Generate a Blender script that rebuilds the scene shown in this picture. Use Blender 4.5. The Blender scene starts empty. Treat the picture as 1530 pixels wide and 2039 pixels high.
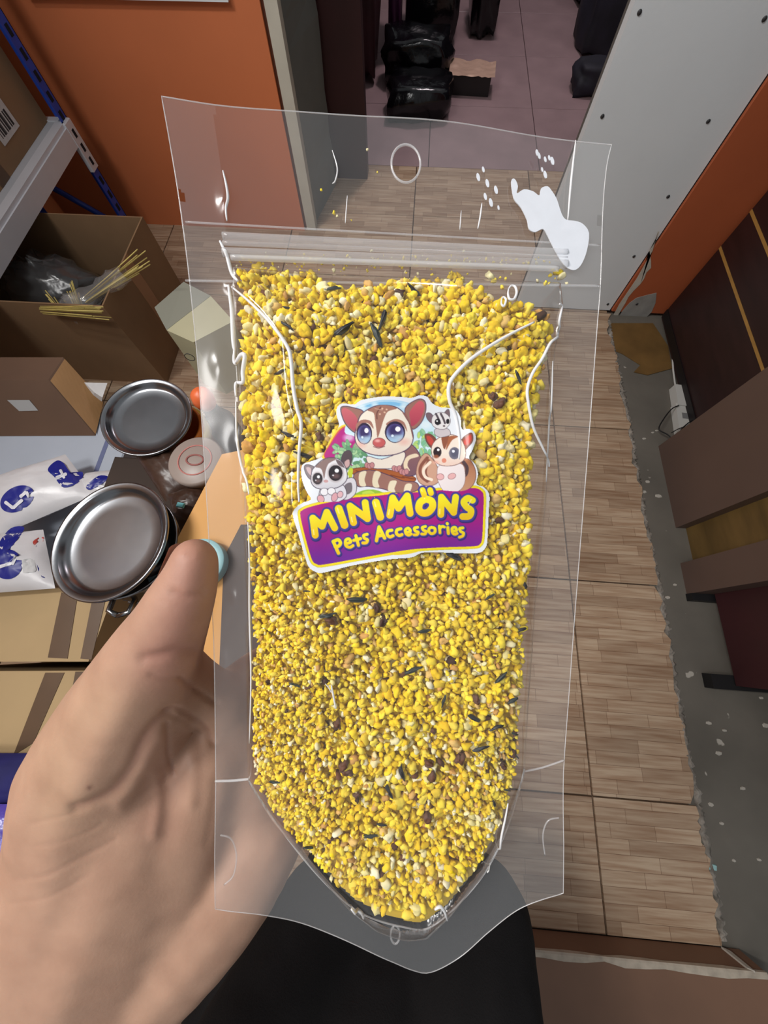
import bpy, bmesh, math, random
import numpy as np
from mathutils import Vector, Matrix
random.seed(7); rng = np.random.default_rng(7)
SC = bpy.context.scene
COL = SC.collection

# ---------------------------------------------------------------- camera
F, CX, CY = 725.0, 765.0, 1020.0          # focal length and principal point in pixels of the 1530x2039 frame
H = 1.222                                 # lens height over the tiled floor
AX = np.array([[0.99747794, -0.06423987, 0.03018272],
               [0.07068046, 0.93786323, -0.33973052],
               [-0.00648302, 0.34100703, 0.94003839]])   # world axes seen from the camera
CAM = np.array([0.0, 0.0, H])
cam = bpy.data.cameras.new('camera'); camo = bpy.data.objects.new('camera', cam); COL.objects.link(camo)
cam.sensor_fit = 'VERTICAL'; cam.sensor_height = 36.0; cam.lens = F / 2039.0 * 36.0
cam.clip_start = 0.005; cam.clip_end = 60
M = Matrix([list(AX[i]) + [CAM[i]] for i in range(3)] + [[0, 0, 0, 1]])
camo.matrix_world = M
SC.camera = camo

# ---------------------------------------------------------------- world, lamps, exposure
W = bpy.data.worlds.new('world'); SC.world = W; W.use_nodes = True
W.node_tree.nodes['Background'].inputs[0].default_value = (0.93, 0.97, 1.0, 1)
W.node_tree.nodes['Background'].inputs[1].default_value = 0.33

def area(name, loc, target, sx, sy, power, col=(1, 1, 1)):
    l = bpy.data.lights.new(name, 'AREA'); l.shape = 'RECTANGLE'; l.size = sx; l.size_y = sy
    l.energy = power; l.color = col
    o = bpy.data.objects.new(name, l); COL.objects.link(o); o.location = loc
    o.rotation_euler = (Vector(target) - Vector(loc)).to_track_quat('-Z', 'Y').to_euler()
    return o
area('tube_and_fill_light', (-1.60, 0.25, 2.60), (-0.35, 0.1, 0.6), 0.16, 1.1, 50, (1.0, 0.98, 0.95))
area('tube_and_fill_light', (-0.85, -0.45, 2.60), (-0.1, 0.1, 0.9), 0.5, 0.5, 13, (1.0, 0.98, 0.96))  # added fill, no real lamp; brightens the front of the pouch
area('back_room_light', (0.35, 3.6, 2.6), (0.3, 3.4, 0), 0.3, 0.3, 18, (1.0, 0.86, 0.9))
SC.view_settings.view_transform = 'Standard'
SC.view_settings.look = 'None'
SC.view_settings.gamma = 1.0
SC.view_settings.use_curve_mapping = False
SC.view_settings.exposure = 0.0
SC.cycles.transparent_max_bounces = 20
SC.cycles.max_bounces = 6; SC.cycles.diffuse_bounces = 3; SC.cycles.glossy_bounces = 3
SC.cycles.use_adaptive_sampling = True; SC.cycles.adaptive_threshold = 0.035
SC.cycles.use_denoising = True

# ---------------------------------------------------------------- helpers: pixels to places
def ray(px, py):
    return AX @ np.array([(px - CX) / F, -(py - CY) / F, -1.0])
def at_depth(px, py, d): return CAM + ray(px, py) * d
def on_z(px, py, z=0.0):
    r = ray(px, py); return CAM + r * ((z - CAM[2]) / r[2])
def on_x(px, py, x):
    r = ray(px, py); return CAM + r * (x / r[0])
def on_y(px, py, y):
    r = ray(px, py); return CAM + r * (y / r[1])
def project(P):
    c = (np.asarray(P) - CAM) @ AX            # world -> camera
    return np.stack([CX - F * c[..., 0] / c[..., 2], CY + F * c[..., 1] / c[..., 2]], -1), -c[..., 2]

def lin(c):
    c = np.asarray(c, float) / 255.0
    return np.where(c <= 0.04045, c / 12.92, ((c + 0.055) / 1.055) ** 2.4)
def rgba(c): return tuple(float(v) for v in lin(c)) + (1.0,)

# ---------------------------------------------------------------- helpers: materials
def mat(name, col, rough=0.6, metal=0.0, var=0.0, vscale=8.0, bump=0.0, bscale=60.0, spec=0.5, col2=None, coat=0.0, stretch=None, detail=4.0):
    m = bpy.data.materials.new(name); m.use_nodes = True
    nt = m.node_tree; b = nt.nodes['Principled BSDF']
    b.inputs['Roughness'].default_value = rough; b.inputs['Metallic'].default_value = metal
    b.inputs['Specular IOR Level'].default_value = spec
    b.inputs['Coat Weight'].default_value = coat
    c = np.array(rgba(col))
    if var > 0 or bump > 0 or col2 is not None:
        tc = nt.nodes.new('ShaderNodeTexCoord'); mp = nt.nodes.new('ShaderNodeMapping')
        nt.links.new(tc.outputs['Object'], mp.inputs['Vector'])
        if stretch: mp.inputs['Scale'].default_value = stretch
    if var > 0 or col2 is not None:
        n = nt.nodes.new('ShaderNodeTexNoise'); n.inputs['Scale'].default_value = vscale; n.inputs['Detail'].default_value = detail
        nt.links.new(mp.outputs[0], n.inputs['Vector'])
        r = nt.nodes.new('ShaderNodeValToRGB')
        r.color_ramp.elements[0].position = 0.3; r.color_ramp.elements[1].position = 0.7
        if col2 is None:
            r.color_ramp.elements[0].color = tuple(c[:3] * (1 - var)) + (1,)
            r.color_ramp.elements[1].color = tuple(np.minimum(c[:3] * (1 + var), 1)) + (1,)
        else:
            r.color_ramp.elements[0].color = tuple(c); r.color_ramp.elements[1].color = rgba(col2)
        nt.links.new(n.outputs['Fac'], r.inputs[0]); nt.links.new(r.outputs[0], b.inputs['Base Color'])
    else:
        b.inputs['Base Color'].default_value = tuple(c)
    if bump > 0:
        n2 = nt.nodes.new('ShaderNodeTexNoise'); n2.inputs['Scale'].default_value = bscale; n2.inputs['Detail'].default_value = 5
        nt.links.new(mp.outputs[0], n2.inputs['Vector'])
        bp = nt.nodes.new('ShaderNodeBump'); bp.inputs['Strength'].default_value = bump; bp.inputs['Distance'].default_value = 0.002
        nt.links.new(n2.outputs['Fac'], bp.inputs['Height']); nt.links.new(bp.outputs[0], b.inputs['Normal'])
    return m

def vcol_mat(name, rough=0.6, spec=0.5, sub=0.0, coat=0.0):
    m = bpy.data.materials.new(name); m.use_nodes = True
    nt = m.node_tree; b = nt.nodes['Principled BSDF']
    a = nt.nodes.new('ShaderNodeVertexColor'); a.layer_name = 'Col'
    nt.links.new(a.outputs[0], b.inputs['Base Color'])
    b.inputs['Roughness'].default_value = rough; b.inputs['Specular IOR Level'].default_value = spec
    b.inputs['Coat Weight'].default_value = coat
    return m

def film_mat(name, haze=0.06, rough=0.07, tint=(1, 1, 1), gloss=1.0, bump=0.0, bscale=120.0):
    m = bpy.data.materials.new(name); m.use_nodes = True
    nt = m.node_tree; nt.nodes.clear(); N = nt.nodes.new; L = nt.links.new
    out = N('ShaderNodeOutputMaterial')
    tr = N('ShaderNodeBsdfTransparent'); tr.inputs[0].default_value = (*tint, 1)
    df = N('ShaderNodeBsdfDiffuse'); df.inputs[0].default_value = (0.9, 0.9, 0.92, 1)
    gl = N('ShaderNodeBsdfGlossy'); gl.inputs['Roughness'].default_value = rough; gl.inputs[0].default_value = (gloss, gloss, gloss, 1)
    fr = N('ShaderNodeFresnel')      # the film is one sheet: same reflection from either side
    ge = N('ShaderNodeNewGeometry'); io = N('ShaderNodeMapRange'); io.inputs['To Min'].default_value = 1.5; io.inputs['To Max'].default_value = 1 / 1.5
    L(ge.outputs['Backfacing'], io.inputs['Value']); L(io.outputs[0], fr.inputs[0])
    m1 = N('ShaderNodeMixShader'); m1.inputs[0].default_value = haze
    m2 = N('ShaderNodeMixShader')
    L(tr.outputs[0], m1.inputs[1]); L(df.outputs[0], m1.inputs[2])
    L(fr.outputs[0], m2.inputs[0]); L(m1.outputs[0], m2.inputs[1]); L(gl.outputs[0], m2.inputs[2])
    L(m2.outputs[0], out.inputs[0])
    if bump > 0:
        tc = N('ShaderNodeTexCoord'); n = N('ShaderNodeTexNoise'); n.inputs['Scale'].default_value = bscale
        bp = N('ShaderNodeBump'); bp.inputs['Strength'].default_value = bump; bp.inputs['Distance'].default_value = 0.002
        L(tc.outputs['Object'], n.inputs['Vector']); L(n.outputs['Fac'], bp.inputs['Height'])
        L(bp.outputs[0], gl.inputs['Normal']); L(bp.outputs[0], fr.inputs['Normal'])
    return m

# ---------------------------------------------------------------- helpers: objects
def link(o, parent=None):
    COL.objects.link(o)
    if parent is not None: o.parent = parent
    return o
def tag(o, label=None, cat=None, group=None, kind=None):
    if label: o['label'] = label
    if cat: o['category'] = cat
    if group: o['group'] = group
    if kind: o['kind'] = kind
    return o
def empty(name, loc=(0, 0, 0), label=None, cat=None, group=None, rotz=0.0):
    o = bpy.data.objects.new(name, None); COL.objects.link(o); o.location = loc; o.rotation_euler = (0, 0, rotz)
    o.empty_display_size = 0.02
    return tag(o, label, cat, group)
class MB:
    """collects shapes and links them as ONE mesh object"""
    def __init__(s): s.v = []; s.f = []; s.smooth = []
    def add(s, v, f, smooth=False):
        k = len(s.v); s.v += [tuple(map(float, p)) for p in v]; s.f += [tuple(i + k for i in q) for q in f]; s.smooth += [smooth] * len(f); return s
    def box(s, lo, hi, bev=0.0):
        x0, y0, z0 = lo; x1, y1, z1 = hi
        if bev <= 0:
            v = [(x0, y0, z0), (x1, y0, z0), (x1, y1, z0), (x0, y1, z0), (x0, y0, z1), (x1, y0, z1), (x1, y1, z1), (x0, y1, z1)]
            return s.add(v, [(3, 2, 1, 0), (4, 5, 6, 7), (0, 1, 5, 4), (1, 2, 6, 5), (2, 3, 7, 6), (3, 0, 4, 7)])
        b = bev; v = []
        for z, ins in ((z0, 0), (z1 - b, 0), (z1, b)):
            v += [(x0 + ins, y0 + ins, z), (x1 - ins, y0 + ins, z), (x1 - ins, y1 - ins, z), (x0 + ins, y1 - ins, z)]
        f = [(3, 2, 1, 0), (8, 9, 10, 11)]
        for L in (0, 4):
            for i in range(4): f.append((L + i, L + (i + 1) % 4, L + 4 + (i + 1) % 4, L + 4 + i))
        return s.add(v, f)
    def hexa(s, bottom, top):
        v = list(bottom) + list(top); n = len(bottom)
        f = [tuple(range(n - 1, -1, -1)), tuple(range(n, 2 * n))] + [(i, (i + 1) % n, n + (i + 1) % n, n + i) for i in range(n)]
        return s.add(v, f)
    def tube(s, pts, r, n=8, closed=False, caps=True):
        P = [np.array(p, float) for p in pts]; k = len(P); R = r if hasattr(r, '__len__') else [r] * k
        v = []; up = None
        for i in range(k):
            a = P[(i - 1) % k] if (closed or i > 0) else P[0]; b = P[(i + 1) % k] if (closed or i < k - 1) else P[-1]
            t = b - a; t = t / (np.linalg.norm(t) + 1e-12)
            if up is None: up = np.array([0, 0, 1.0]) if abs(t[2]) < 0.9 else np.array([1.0, 0, 0])
            x = up - t * (up @ t); x /= np.linalg.norm(x) + 1e-12; y = np.cross(t, x); up = x
            for j in range(n):
                a_ = 2 * math.pi * j / n; v.append(P[i] + R[i] * (x * math.cos(a_) + y * math.sin(a_)))
        f = []
        for i in range(k if closed else k - 1):
            for j in range(n):
                a = i * n + j; b = i * n + (j + 1) % n; c = ((i + 1) % k) * n
                f.append((a, b, c + (j + 1) % n, c + j))
        if caps and not closed: f += [tuple(range(n - 1, -1, -1)), tuple(range((k - 1) * n, k * n))]
        return s.add(v, f, True)
    def lathe(s, prof, n=48, c=(0, 0, 0), cap0=False, cap1=False):
        v = []; f = []; k = len(prof)
        for (r, z) in prof:
            for j in range(n):
                a = 2 * math.pi * j / n; v.append((c[0] + r * math.cos(a), c[1] + r * math.sin(a), c[2] + z))
        for i in range(k - 1):
            for j in range(n): f.append((i * n + j, i * n + (j + 1) % n, (i + 1) * n + (j + 1) % n, (i + 1) * n + j))
        if cap0: f.append(tuple(range(n - 1, -1, -1)))
        if cap1: f.append(tuple(range((k - 1) * n, k * n)))
        return s.add(v, f, True)
    def slab(s, quad, n, th):
        """a flat polygon of 3-D points given a thickness th against its normal n"""
        q = [np.array(p, float) for p in quad]; n = np.array(n, float)
        return s.hexa([p - n * th for p in q], q)
    def build(s, name, m, parent=None, smooth=None):
        me = bpy.data.meshes.new(name); me.from_pydata(s.v, [], s.f); me.update()
        if isinstance(m, (list, tuple)):
            for q in m: me.materials.append(q)
        else: me.materials.append(m)
        sm = s.smooth if smooth is None else [smooth] * len(s.f)
        me.polygons.foreach_set('use_smooth', sm)
        bm = bmesh.new(); bm.from_mesh(me); bmesh.ops.recalc_face_normals(bm, faces=bm.faces); bm.to_mesh(me); bm.free()
        return link(bpy.data.objects.new(name, me), parent)
def struct(o, label=None):
    o['kind'] = 'structure'
    if label: o['label'] = label
    return o
def dupe(o, name=None, parent=None):
    c = o.copy(); COL.objects.link(c)
    if parent is not None: c.parent = parent
    return c
def poly_sub(pts, n=6, closed=True):
    """Catmull-Rom through the points"""
    P = np.array(pts, float); k = len(P); out = []
    rng_ = range(k) if closed else range(k - 1)
    for i in rng_:
        if closed: p0, p1, p2, p3 = P[(i - 1) % k], P[i], P[(i + 1) % k], P[(i + 2) % k]
        else: p0, p1, p2, p3 = P[max(i - 1, 0)], P[i], P[i + 1], P[min(i + 2, k - 1)]
        for j in range(n):
            t = j / n
            out.append(0.5 * ((2 * p1) + (-p0 + p2) * t + (2 * p0 - 5 * p1 + 4 * p2 - p3) * t * t + (-p0 + 3 * p1 - 3 * p2 + p3) * t ** 3))
    if not closed: out.append(P[-1])
    return np.array(out)
def inside(poly, x, y):
    poly = np.asarray(poly); r = np.zeros(np.shape(x), bool); n = len(poly)
    for i in range(n):
        x0, y0 = poly[i]; x1, y1 = poly[(i + 1) % n]
        if y0 == y1: continue
        c = ((y0 > y) != (y1 > y)) & (x < (x1 - x0) * (y - y0) / (y1 - y0) + x0)
        r ^= c
    return r
def segdist(poly, x, y, closed=True):
    poly = np.asarray(poly); d = np.full(np.shape(x), 1e9); n = len(poly)
    for i in range(n if closed else n - 1):
        a = poly[i]; b = poly[(i + 1) % n]; ab = b - a; L = ab @ ab + 1e-18
        t = np.clip(((x - a[0]) * ab[0] + (y - a[1]) * ab[1]) / L, 0, 1)
        d = np.minimum(d, np.hypot(x - a[0] - t * ab[0], y - a[1] - t * ab[1]))
    return d

# ================================================================ the setting
def wood_tile_mat():
    m = bpy.data.materials.new('wood_strip_tile'); m.use_nodes = True
    nt = m.node_tree; b = nt.nodes['Principled BSDF']; N = nt.nodes.new; L = nt.links.new
    tc = N('ShaderNodeTexCoord'); oi = N('ShaderNodeObjectInfo')
    ml = N('ShaderNodeVectorMath'); ml.operation = 'SCALE'; cv = N('ShaderNodeCombineXYZ')
    L(oi.outputs['Random'], cv.inputs[0]); L(oi.outputs['Random'], cv.inputs[1])
    L(cv.outputs[0], ml.inputs[0]); ml.inputs['Scale'].default_value = 7.3
    ad = N('ShaderNodeVectorMath'); L(tc.outputs['Object'], ad.inputs[0]); L(ml.outputs[0], ad.inputs[1])
    # a small wobble so that strip edges are not ruler straight
    br = N('ShaderNodeTexBrick'); L(ad.outputs[0], br.inputs['Vector'])
    br.inputs['Color1'].default_value = rgba((196, 172, 146)); br.inputs['Color2'].default_value = rgba((158, 132, 108)); br.inputs['Mortar'].default_value = rgba((140, 112, 90))
    br.inputs['Scale'].default_value = 1.0; br.inputs['Brick Width'].default_value = 0.20; br.inputs['Row Height'].default_value = 0.034
    br.inputs['Mortar Size'].default_value = 0.0006; br.inputs['Bias'].default_value = -0.25
    br.offset = 0.37; br.squash = 0.6; br.squash_frequency = 3
    mp = N('ShaderNodeMapping'); mp.inputs['Scale'].default_value = (2.2, 36, 1); L(ad.outputs[0], mp.inputs['Vector'])
    n = N('ShaderNodeTexNoise'); n.inputs['Scale'].default_value = 3.0; n.inputs['Detail'].default_value = 6; L(mp.outputs[0], n.inputs['Vector'])
    rp = N('ShaderNodeValToRGB'); rp.color_ramp.elements[0].position = 0.33; rp.color_ramp.elements[0].color = rgba((186, 150, 122)); rp.color_ramp.elements[1].position = 0.62; rp.color_ramp.elements[1].color = (1, 1, 1, 1)
    L(n.outputs['Fac'], rp.inputs[0])
    mx = N('ShaderNodeMix'); mx.data_type = 'RGBA'; mx.blend_type = 'MULTIPLY'; mx.inputs[0].default_value = 0.62
    L(br.outputs['Color'], mx.inputs[6]); L(rp.outputs[0], mx.inputs[7]); L(mx.outputs[2], b.inputs['Base Color'])
    b.inputs['Roughness'].default_value = 0.42; b.inputs['Specular IOR Level'].default_value = 0.35
    return m
MT = wood_tile_mat()
M_grout = mat('grout', (92, 74, 60), 0.9, var=0.3, vscale=40)
M_cement = mat('painted_cement', (94, 90, 84), 0.8, var=0.18, vscale=5, bump=0.5, bscale=30)
M_orange = mat('orange_paint', (204, 116, 72), 0.62, var=0.05, vscale=3, bump=0.1, bscale=60)
M_white = mat('white_painted_board', (218, 224, 228), 0.6, var=0.04, vscale=3, bump=0.12, bscale=80)
M_trim = mat('cream_trim_paint', (196, 192, 178), 0.6, var=0.06, vscale=12)
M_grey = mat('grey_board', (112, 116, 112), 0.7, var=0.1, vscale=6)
M_dark = mat('dark_gap', (22, 18, 22), 0.8)
M_maroon = mat('maroon_painted_panel', (52, 20, 24), 0.5, var=0.25, vscale=4)
M_pink = mat('pinkish_floor_tile', (158, 132, 134), 0.38, var=0.12, vscale=5)
M_screw = mat('screw_head', (70, 70, 72), 0.5, metal=0.6)

floor = struct(MB().box((-2.6, -2.2, -0.05), (2.4, 2.45, -0.010)).build('floor', M_grout))
XR = 0.722 * H                     # right end of the tiling
X0 = 0.489 * H; Y0 = 0.200 * H; PT = 0.6
tile_full = None; gap = 0.0022
for i in range(-4, 1):
    for j in range(-2, 4):
        x0 = X0 + i * PT; x1 = min(x0 + PT, XR); y0 = Y0 + j * PT; y1 = y0 + PT
        y0 = max(y0, -0.529 * H); y1 = min(y1, 2.45)
        if y1 - y0 < 0.02: continue
        w, d = x1 - x0, y1 - y0
        if abs(w - PT) < 1e-6 and abs(d - PT) < 1e-6:
            if tile_full is None:
                o = MB().box((gap, gap, -0.010), (w - gap, d - gap, 0.0), 0.0012).build('floor_tile', MT, floor); tile_full = o
            else: o = dupe(tile_full, parent=floor)
        elif i == 0:
            # cut tile with a chipped right edge
            n = 26; ys = np.linspace(gap, d - gap, n); ch = 0.006 * rng.standard_normal(n) + 0.004 * np.sin(ys * 21 + j)
            top = [(gap, gap, 0)] + [(w + ch[k], ys[k], 0) for k in range(n)] + [(gap, d - gap, 0)]
            bot = [(p[0] + (0.004 if 0 < q <= n else 0), p[1], -0.010) for q, p in enumerate(top)]
            o = MB().hexa(bot, top).build('floor_tile', MT, floor)
        else:
            o = MB().box((gap, gap, -0.010), (w - gap, d - gap, 0.0), 0.0012).build('floor_tile', MT, floor)
        o.location = (x0, y0, 0)

# bare cement along the right side, a little lower than the tiles, with a broken mortar ridge
def cement_mat():
    m = mat('stained_cement', (102, 97, 89), 0.85, var=0.2, vscale=4, bump=0.6, bscale=25)
    nt = m.node_tree; N = nt.nodes.new; L = nt.links.new; b = nt.nodes['Principled BSDF']
    src = b.inputs['Base Color'].links[0].from_socket
    tc = N('ShaderNodeTexCoord'); vo = N('ShaderNodeTexNoise'); vo.inputs['Scale'].default_value = 22; vo.inputs['Detail'].default_value = 2.5
    L(tc.outputs['Object'], vo.inputs['Vector'])
    rp = N('ShaderNodeValToRGB'); rp.color_ramp.elements[0].position = 0.705; rp.color_ramp.elements[0].color = (0, 0, 0, 1); rp.color_ramp.elements[1].position = 0.73
    L(vo.outputs['Fac'], rp.inputs[0])
    mx = N('ShaderNodeMix'); mx.data_type = 'RGBA'; L(rp.outputs[0], mx.inputs[0]); L(src, mx.inputs[6]); mx.inputs[7].default_value = rgba((176, 170, 160))
    L(mx.outputs[2], b.inputs['Base Color'])
    return m
M_cem = cement_mat()
struct(MB().box((XR - 0.02, -2.2, -0.03), (2.4, 1.19 * H, -0.006)).build('floor_cement_strip', M_cem))
mb = MB(); n = 320; ys = np.linspace(-0.52 * H, 1.15 * H, n)
cx_ = XR + 0.006 + 0.003 * np.sin(ys * 9) + 0.0028 * rng.standard_normal(n)
v = []; f = []
for k in range(n):
    h1 = 0.0008 + 0.0016 * rng.random()
    for dx, z in ((-0.010, -0.006), (-0.007 + .003 * rng.random(), h1 * .5 - .002), (-.001 + .003 * rng.random(), h1 - .002), (0.004 + 0.006 * rng.random(), -0.004), (0.007 + 0.010 * rng.random(), -0.008)):
        v.append((cx_[k] + dx, ys[k], z + 0.001 * rng.standard_normal()))
for k in range(n - 1):
    for q in range(4): f.append((k * 5 + q, k * 5 + q + 1, (k + 1) * 5 + q + 1, (k + 1) * 5 + q))
mb.add(v, f)
o = struct(mb.build('trim_1', mat('broken_mortar', (84, 78, 70), 0.9, col2=(168, 160, 150), vscale=26, bump=0.8, bscale=90)), 'crumbling mortar ridge along the cut edge of the tiles')
# loose pale mortar crumbs and one pale blue scrap beside the ridge
M_chip = mat('pale_mortar_chip', (176, 170, 160), 0.9)
spots = [(1236, 775), (1252, 868), (1290, 960), (1312, 988), (1278, 1000), (1345, 1165), (1330, 1190), (1412, 1440), (1432, 1500), (1416, 1602), (1438, 1640), (1462, 1714), (1512, 1712), (1480, 1570), (1525, 1445), (1443, 1455), (1516, 1390), (1282, 980), (1300, 862), (1308, 858), (1283, 874)]
for k, (px, py) in enumerate(spots):
    p = on_z(px, py, -0.006); s = 0.003 + 0.004 * rng.random(); a = rng.random() * 3
    ring = [(s * (1 + .5 * rng.random()) * math.cos(a + t) * 1.6, s * (1 + .5 * rng.random()) * math.sin(a + t), 0) for t in np.linspace(0, 6.283, 7)[:-1]]
    o = MB().hexa([(q[0], q[1], -0.0008) for q in ring], [(q[0] * .7, q[1] * .7, 0.0022) for q in ring]).build('mortar_chip', M_chip); o.location = p
    tag(o, 'tiny pale mortar chip lying on the bare cement strip', 'debris', 'mortar chips on the cement')
p = on_z(1418, 1727, -0.006)
o = MB().hexa([(-.011, -.005, -.0008), (.010, -.007, -.0008), (.012, .006, -.0008), (-.006, .009, -.0008)], [(-.010, -.004, .004), (.009, -.006, .003), (.010, .005, .005), (-.005, .008, .003)]).build('paper_scrap', mat('pale_blue_scrap', (150, 190, 190), 0.7)); o.location = p
tag(o, 'tiny pale blue scrap on the cement at the tile edge', 'debris')

# low step behind: brown riser and platform with a worn pale nosing
YS = -0.529 * H; ZS = 0.062 * H
M_step = mat('brown_step_laminate', (120, 88, 68), 0.55, var=0.12, vscale=6)
pl = struct(MB().box((-1.8, -2.2, 0.0), (0.752 * H, YS, ZS - 0.004)).build('floor_platform', M_step), 'brown laminate step at the near end of the tiles')
mb = MB(); n = 60; xs = np.linspace(-1.8, 0.752 * H, n); v = []; f = []
for k in range(n):
    e = 0.0015 * rng.standard_normal()
    for dy, z in ((0.0015, ZS - 0.012 + e), (0.0018, ZS - 0.004), (-0.002, ZS - 0.0025), (-0.012 + 1.5 * e, ZS - 0.0035)): v.append((xs[k], YS + dy, z))
for k in range(n - 1):
    for q in range(3): f.append((k * 4 + q, k * 4 + q + 1, (k + 1) * 4 + q + 1, (k + 1) * 4 + q))
mb.add(v, f); mb.build('step_nosing', mat('worn_nosing', (176, 164, 148), 0.7, var=0.2, vscale=40), pl)
a = on_z(1430, 1862, 0.0); b_ = on_z(1492, 1925, ZS - .004)
v0 = np.array([a[0], YS + .004, .004]); v1 = np.array([b_[0], YS + .004, ZS - .01])
MB().slab([v0, v0 + (0.012, 0, 0.012), v1 + (0.010, 0, 0.008), v1], (0, 1, 0), 0.004).build('chipped_corner', M_chip, pl)

# rear left: orange wall with its end trim and the grey reveal of the passage
YL = 1.555 * H; XT = -0.404 * H
xo = on_y(556, 200, YL)[0]
struct(MB().box((-2.6, YL, 0), (xo, YL + 0.10, 2.7)).build('wall_back_left', M_orange))
struct(MB().box((-1.95, -2.2, 0), (-1.85, YL, 2.7)).build('wall_left', mat('left_wall_paint', (196, 150, 118), 0.7, var=0.05, vscale=3)))
struct(MB().box((xo, YL + 0.012, 0), (XT - 0.03, YL + 0.09, 2.7)).build('trim_2', mat('brown_edge_strip', (96, 52, 34), 0.6)), 'dark brown edge strip at the end of the orange wall')
struct(MB().box((XT - 0.032, YL + 0.004, 0), (XT + 0.012, YL + 0.05, 2.7), 0.004).build('trim_3', M_trim), 'cream vertical trim strip at the passage corner')
mb = MB(); n = 40; zs = np.linspace(0, 2.7, n)
xr = -0.342 * H + 0.004 * rng.standard_normal(n)
bot = []; v = []; f = []
for k in range(n):
    v += [(XT, YL + 0.05, zs[k]), (xr[k] - .01, 1.865 * H, zs[k]), (xr[k] - .03, 1.865 * H + .02, zs[k]), (XT - .05, YL + 0.12, zs[k])]
for k in range(n - 1):
    for q in range(4): f.append((k * 4 + q, k * 4 + (q + 1) % 4, (k + 1) * 4 + (q + 1) % 4, (k + 1) * 4 + q))
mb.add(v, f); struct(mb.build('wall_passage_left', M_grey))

# rear right: white board with screws, orange board with peeled paint
YR = 1.190 * H
xa = on_y(1166, 280, YR)[0]; xb = on_y(1212, 622, YR)[0]
xa = (xa + on_y(1256, 2, YR)[0]) / 2
wp = struct(MB().box((xa, YR, 0.006), (xb, YR + 0.035, 2.7)).build('wall_back_right', M_white), 'white painted board wall with screw heads at the right')
for (px, py) in [(1274, 25), (1200, 232), (1523, 38), (1411, 242), (1331, 392), (1263, 511), (1211, 606)]:
    p = on_y(px, py, YR); p[0] = min(p[0], xb - 0.008)
    s = MB().lathe([(0.0, 0.0022), (0.004, 0.0020), (0.0052, 0.0005), (0.0052, -0.001)], 14).build('screw', M_screw, wp)
    s.rotation_euler = (math.pi / 2, 0, 0); s.location = (p[0], YR - 0.0005, p[2])
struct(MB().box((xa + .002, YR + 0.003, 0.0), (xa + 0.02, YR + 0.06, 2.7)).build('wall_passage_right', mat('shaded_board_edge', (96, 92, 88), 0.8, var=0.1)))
M_or2 = mat('orange_board_paint', (170, 88, 52), 0.6, var=0.06, vscale=4)
yo = YR - 0.012
xc = on_y(1308, 590, yo)[0]
ow = struct(MB().box((xb + 0.004, yo, 0.012), (1.9, yo + 0.05, 2.7)).build('wall_back_right_orange', M_or2), 'orange painted board beside the white board')
struct(MB().box((xb + 0.0, yo + 0.012, 0.0), (xb + 0.006, yo + 0.05, 2.7)).build('trim_4', M_dark), 'dark joint between the white and orange boards')
# peeled patch: bare white under the orange, a thin sheet proud of the board
def patch(pts, dy, m, name, par):
    q = [on_y(x, y, yo - dy) for x, y in pts]
    mb = MB(); mb.hexa([p + np.array([0, dy + .001, 0]) for p in q], q); return mb.build(name, m, par)
patch([(1314, 462), (1301, 490), (1294, 500), (1297, 520), (1297, 534), (1288, 543), (1283, 556), (1276, 566), (1262, 580), (1252, 592), (1246, 604), (1235, 622), (1228, 634), (1219, 634), (1234, 606), (1268, 556), (1300, 500), (1311, 462)], 0.0012, mat('bare_undercoat', (186, 180, 168), 0.8, var=0.12, vscale=30), 'peeled_patch', ow)
patch([(1308, 584), (1290, 588), (1268, 594), (1254, 604), (1240, 620), (1232, 634), (1286, 634), (1298, 622), (1306, 604)], 0.0014, mat('bare_board_foot', (150, 148, 144), 0.8, var=0.15, vscale=20), 'peeled_patch', ow)
s = MB().lathe([(0.0, 0.0022), (0.004, 0.0020), (0.0052, 0.0005), (0.0052, -0.001)], 14).build('screw', M_screw, ow)
s.rotation_euler = (math.pi / 2, 0, 0); s.location = on_y(1269, 606, yo - 0.0015)
# ================================================================ left: rack, cartons, dishes, packets
M_card = mat('kraft_cardboard', (138, 108, 78), 0.85, var=0.10, vscale=6, bump=0.15, bscale=90)
M_card_d = mat('dark_kraft_cardboard', (92, 68, 52), 0.85, var=0.12, vscale=5)
M_card_l = mat('pale_buff_cardboard', (176, 150, 110), 0.8, var=0.06, vscale=6)
M_tape = mat('brown_packing_tape', (92, 70, 50), 0.35, var=0.10, vscale=14)
M_blue = mat('blue_enamel_steel', (34, 72, 176), 0.4, var=0.12, vscale=14)
M_beam = mat('white_enamel_steel', (208, 210, 216), 0.4, var=0.04)
M_slot = mat('slot_shadow', (10, 12, 26), 0.9)
M_paper = mat('white_label_paper', (196, 196, 196), 0.7, var=0.06, vscale=60)
M_ink = mat('dark_ink', (40, 40, 44), 0.7)

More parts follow.
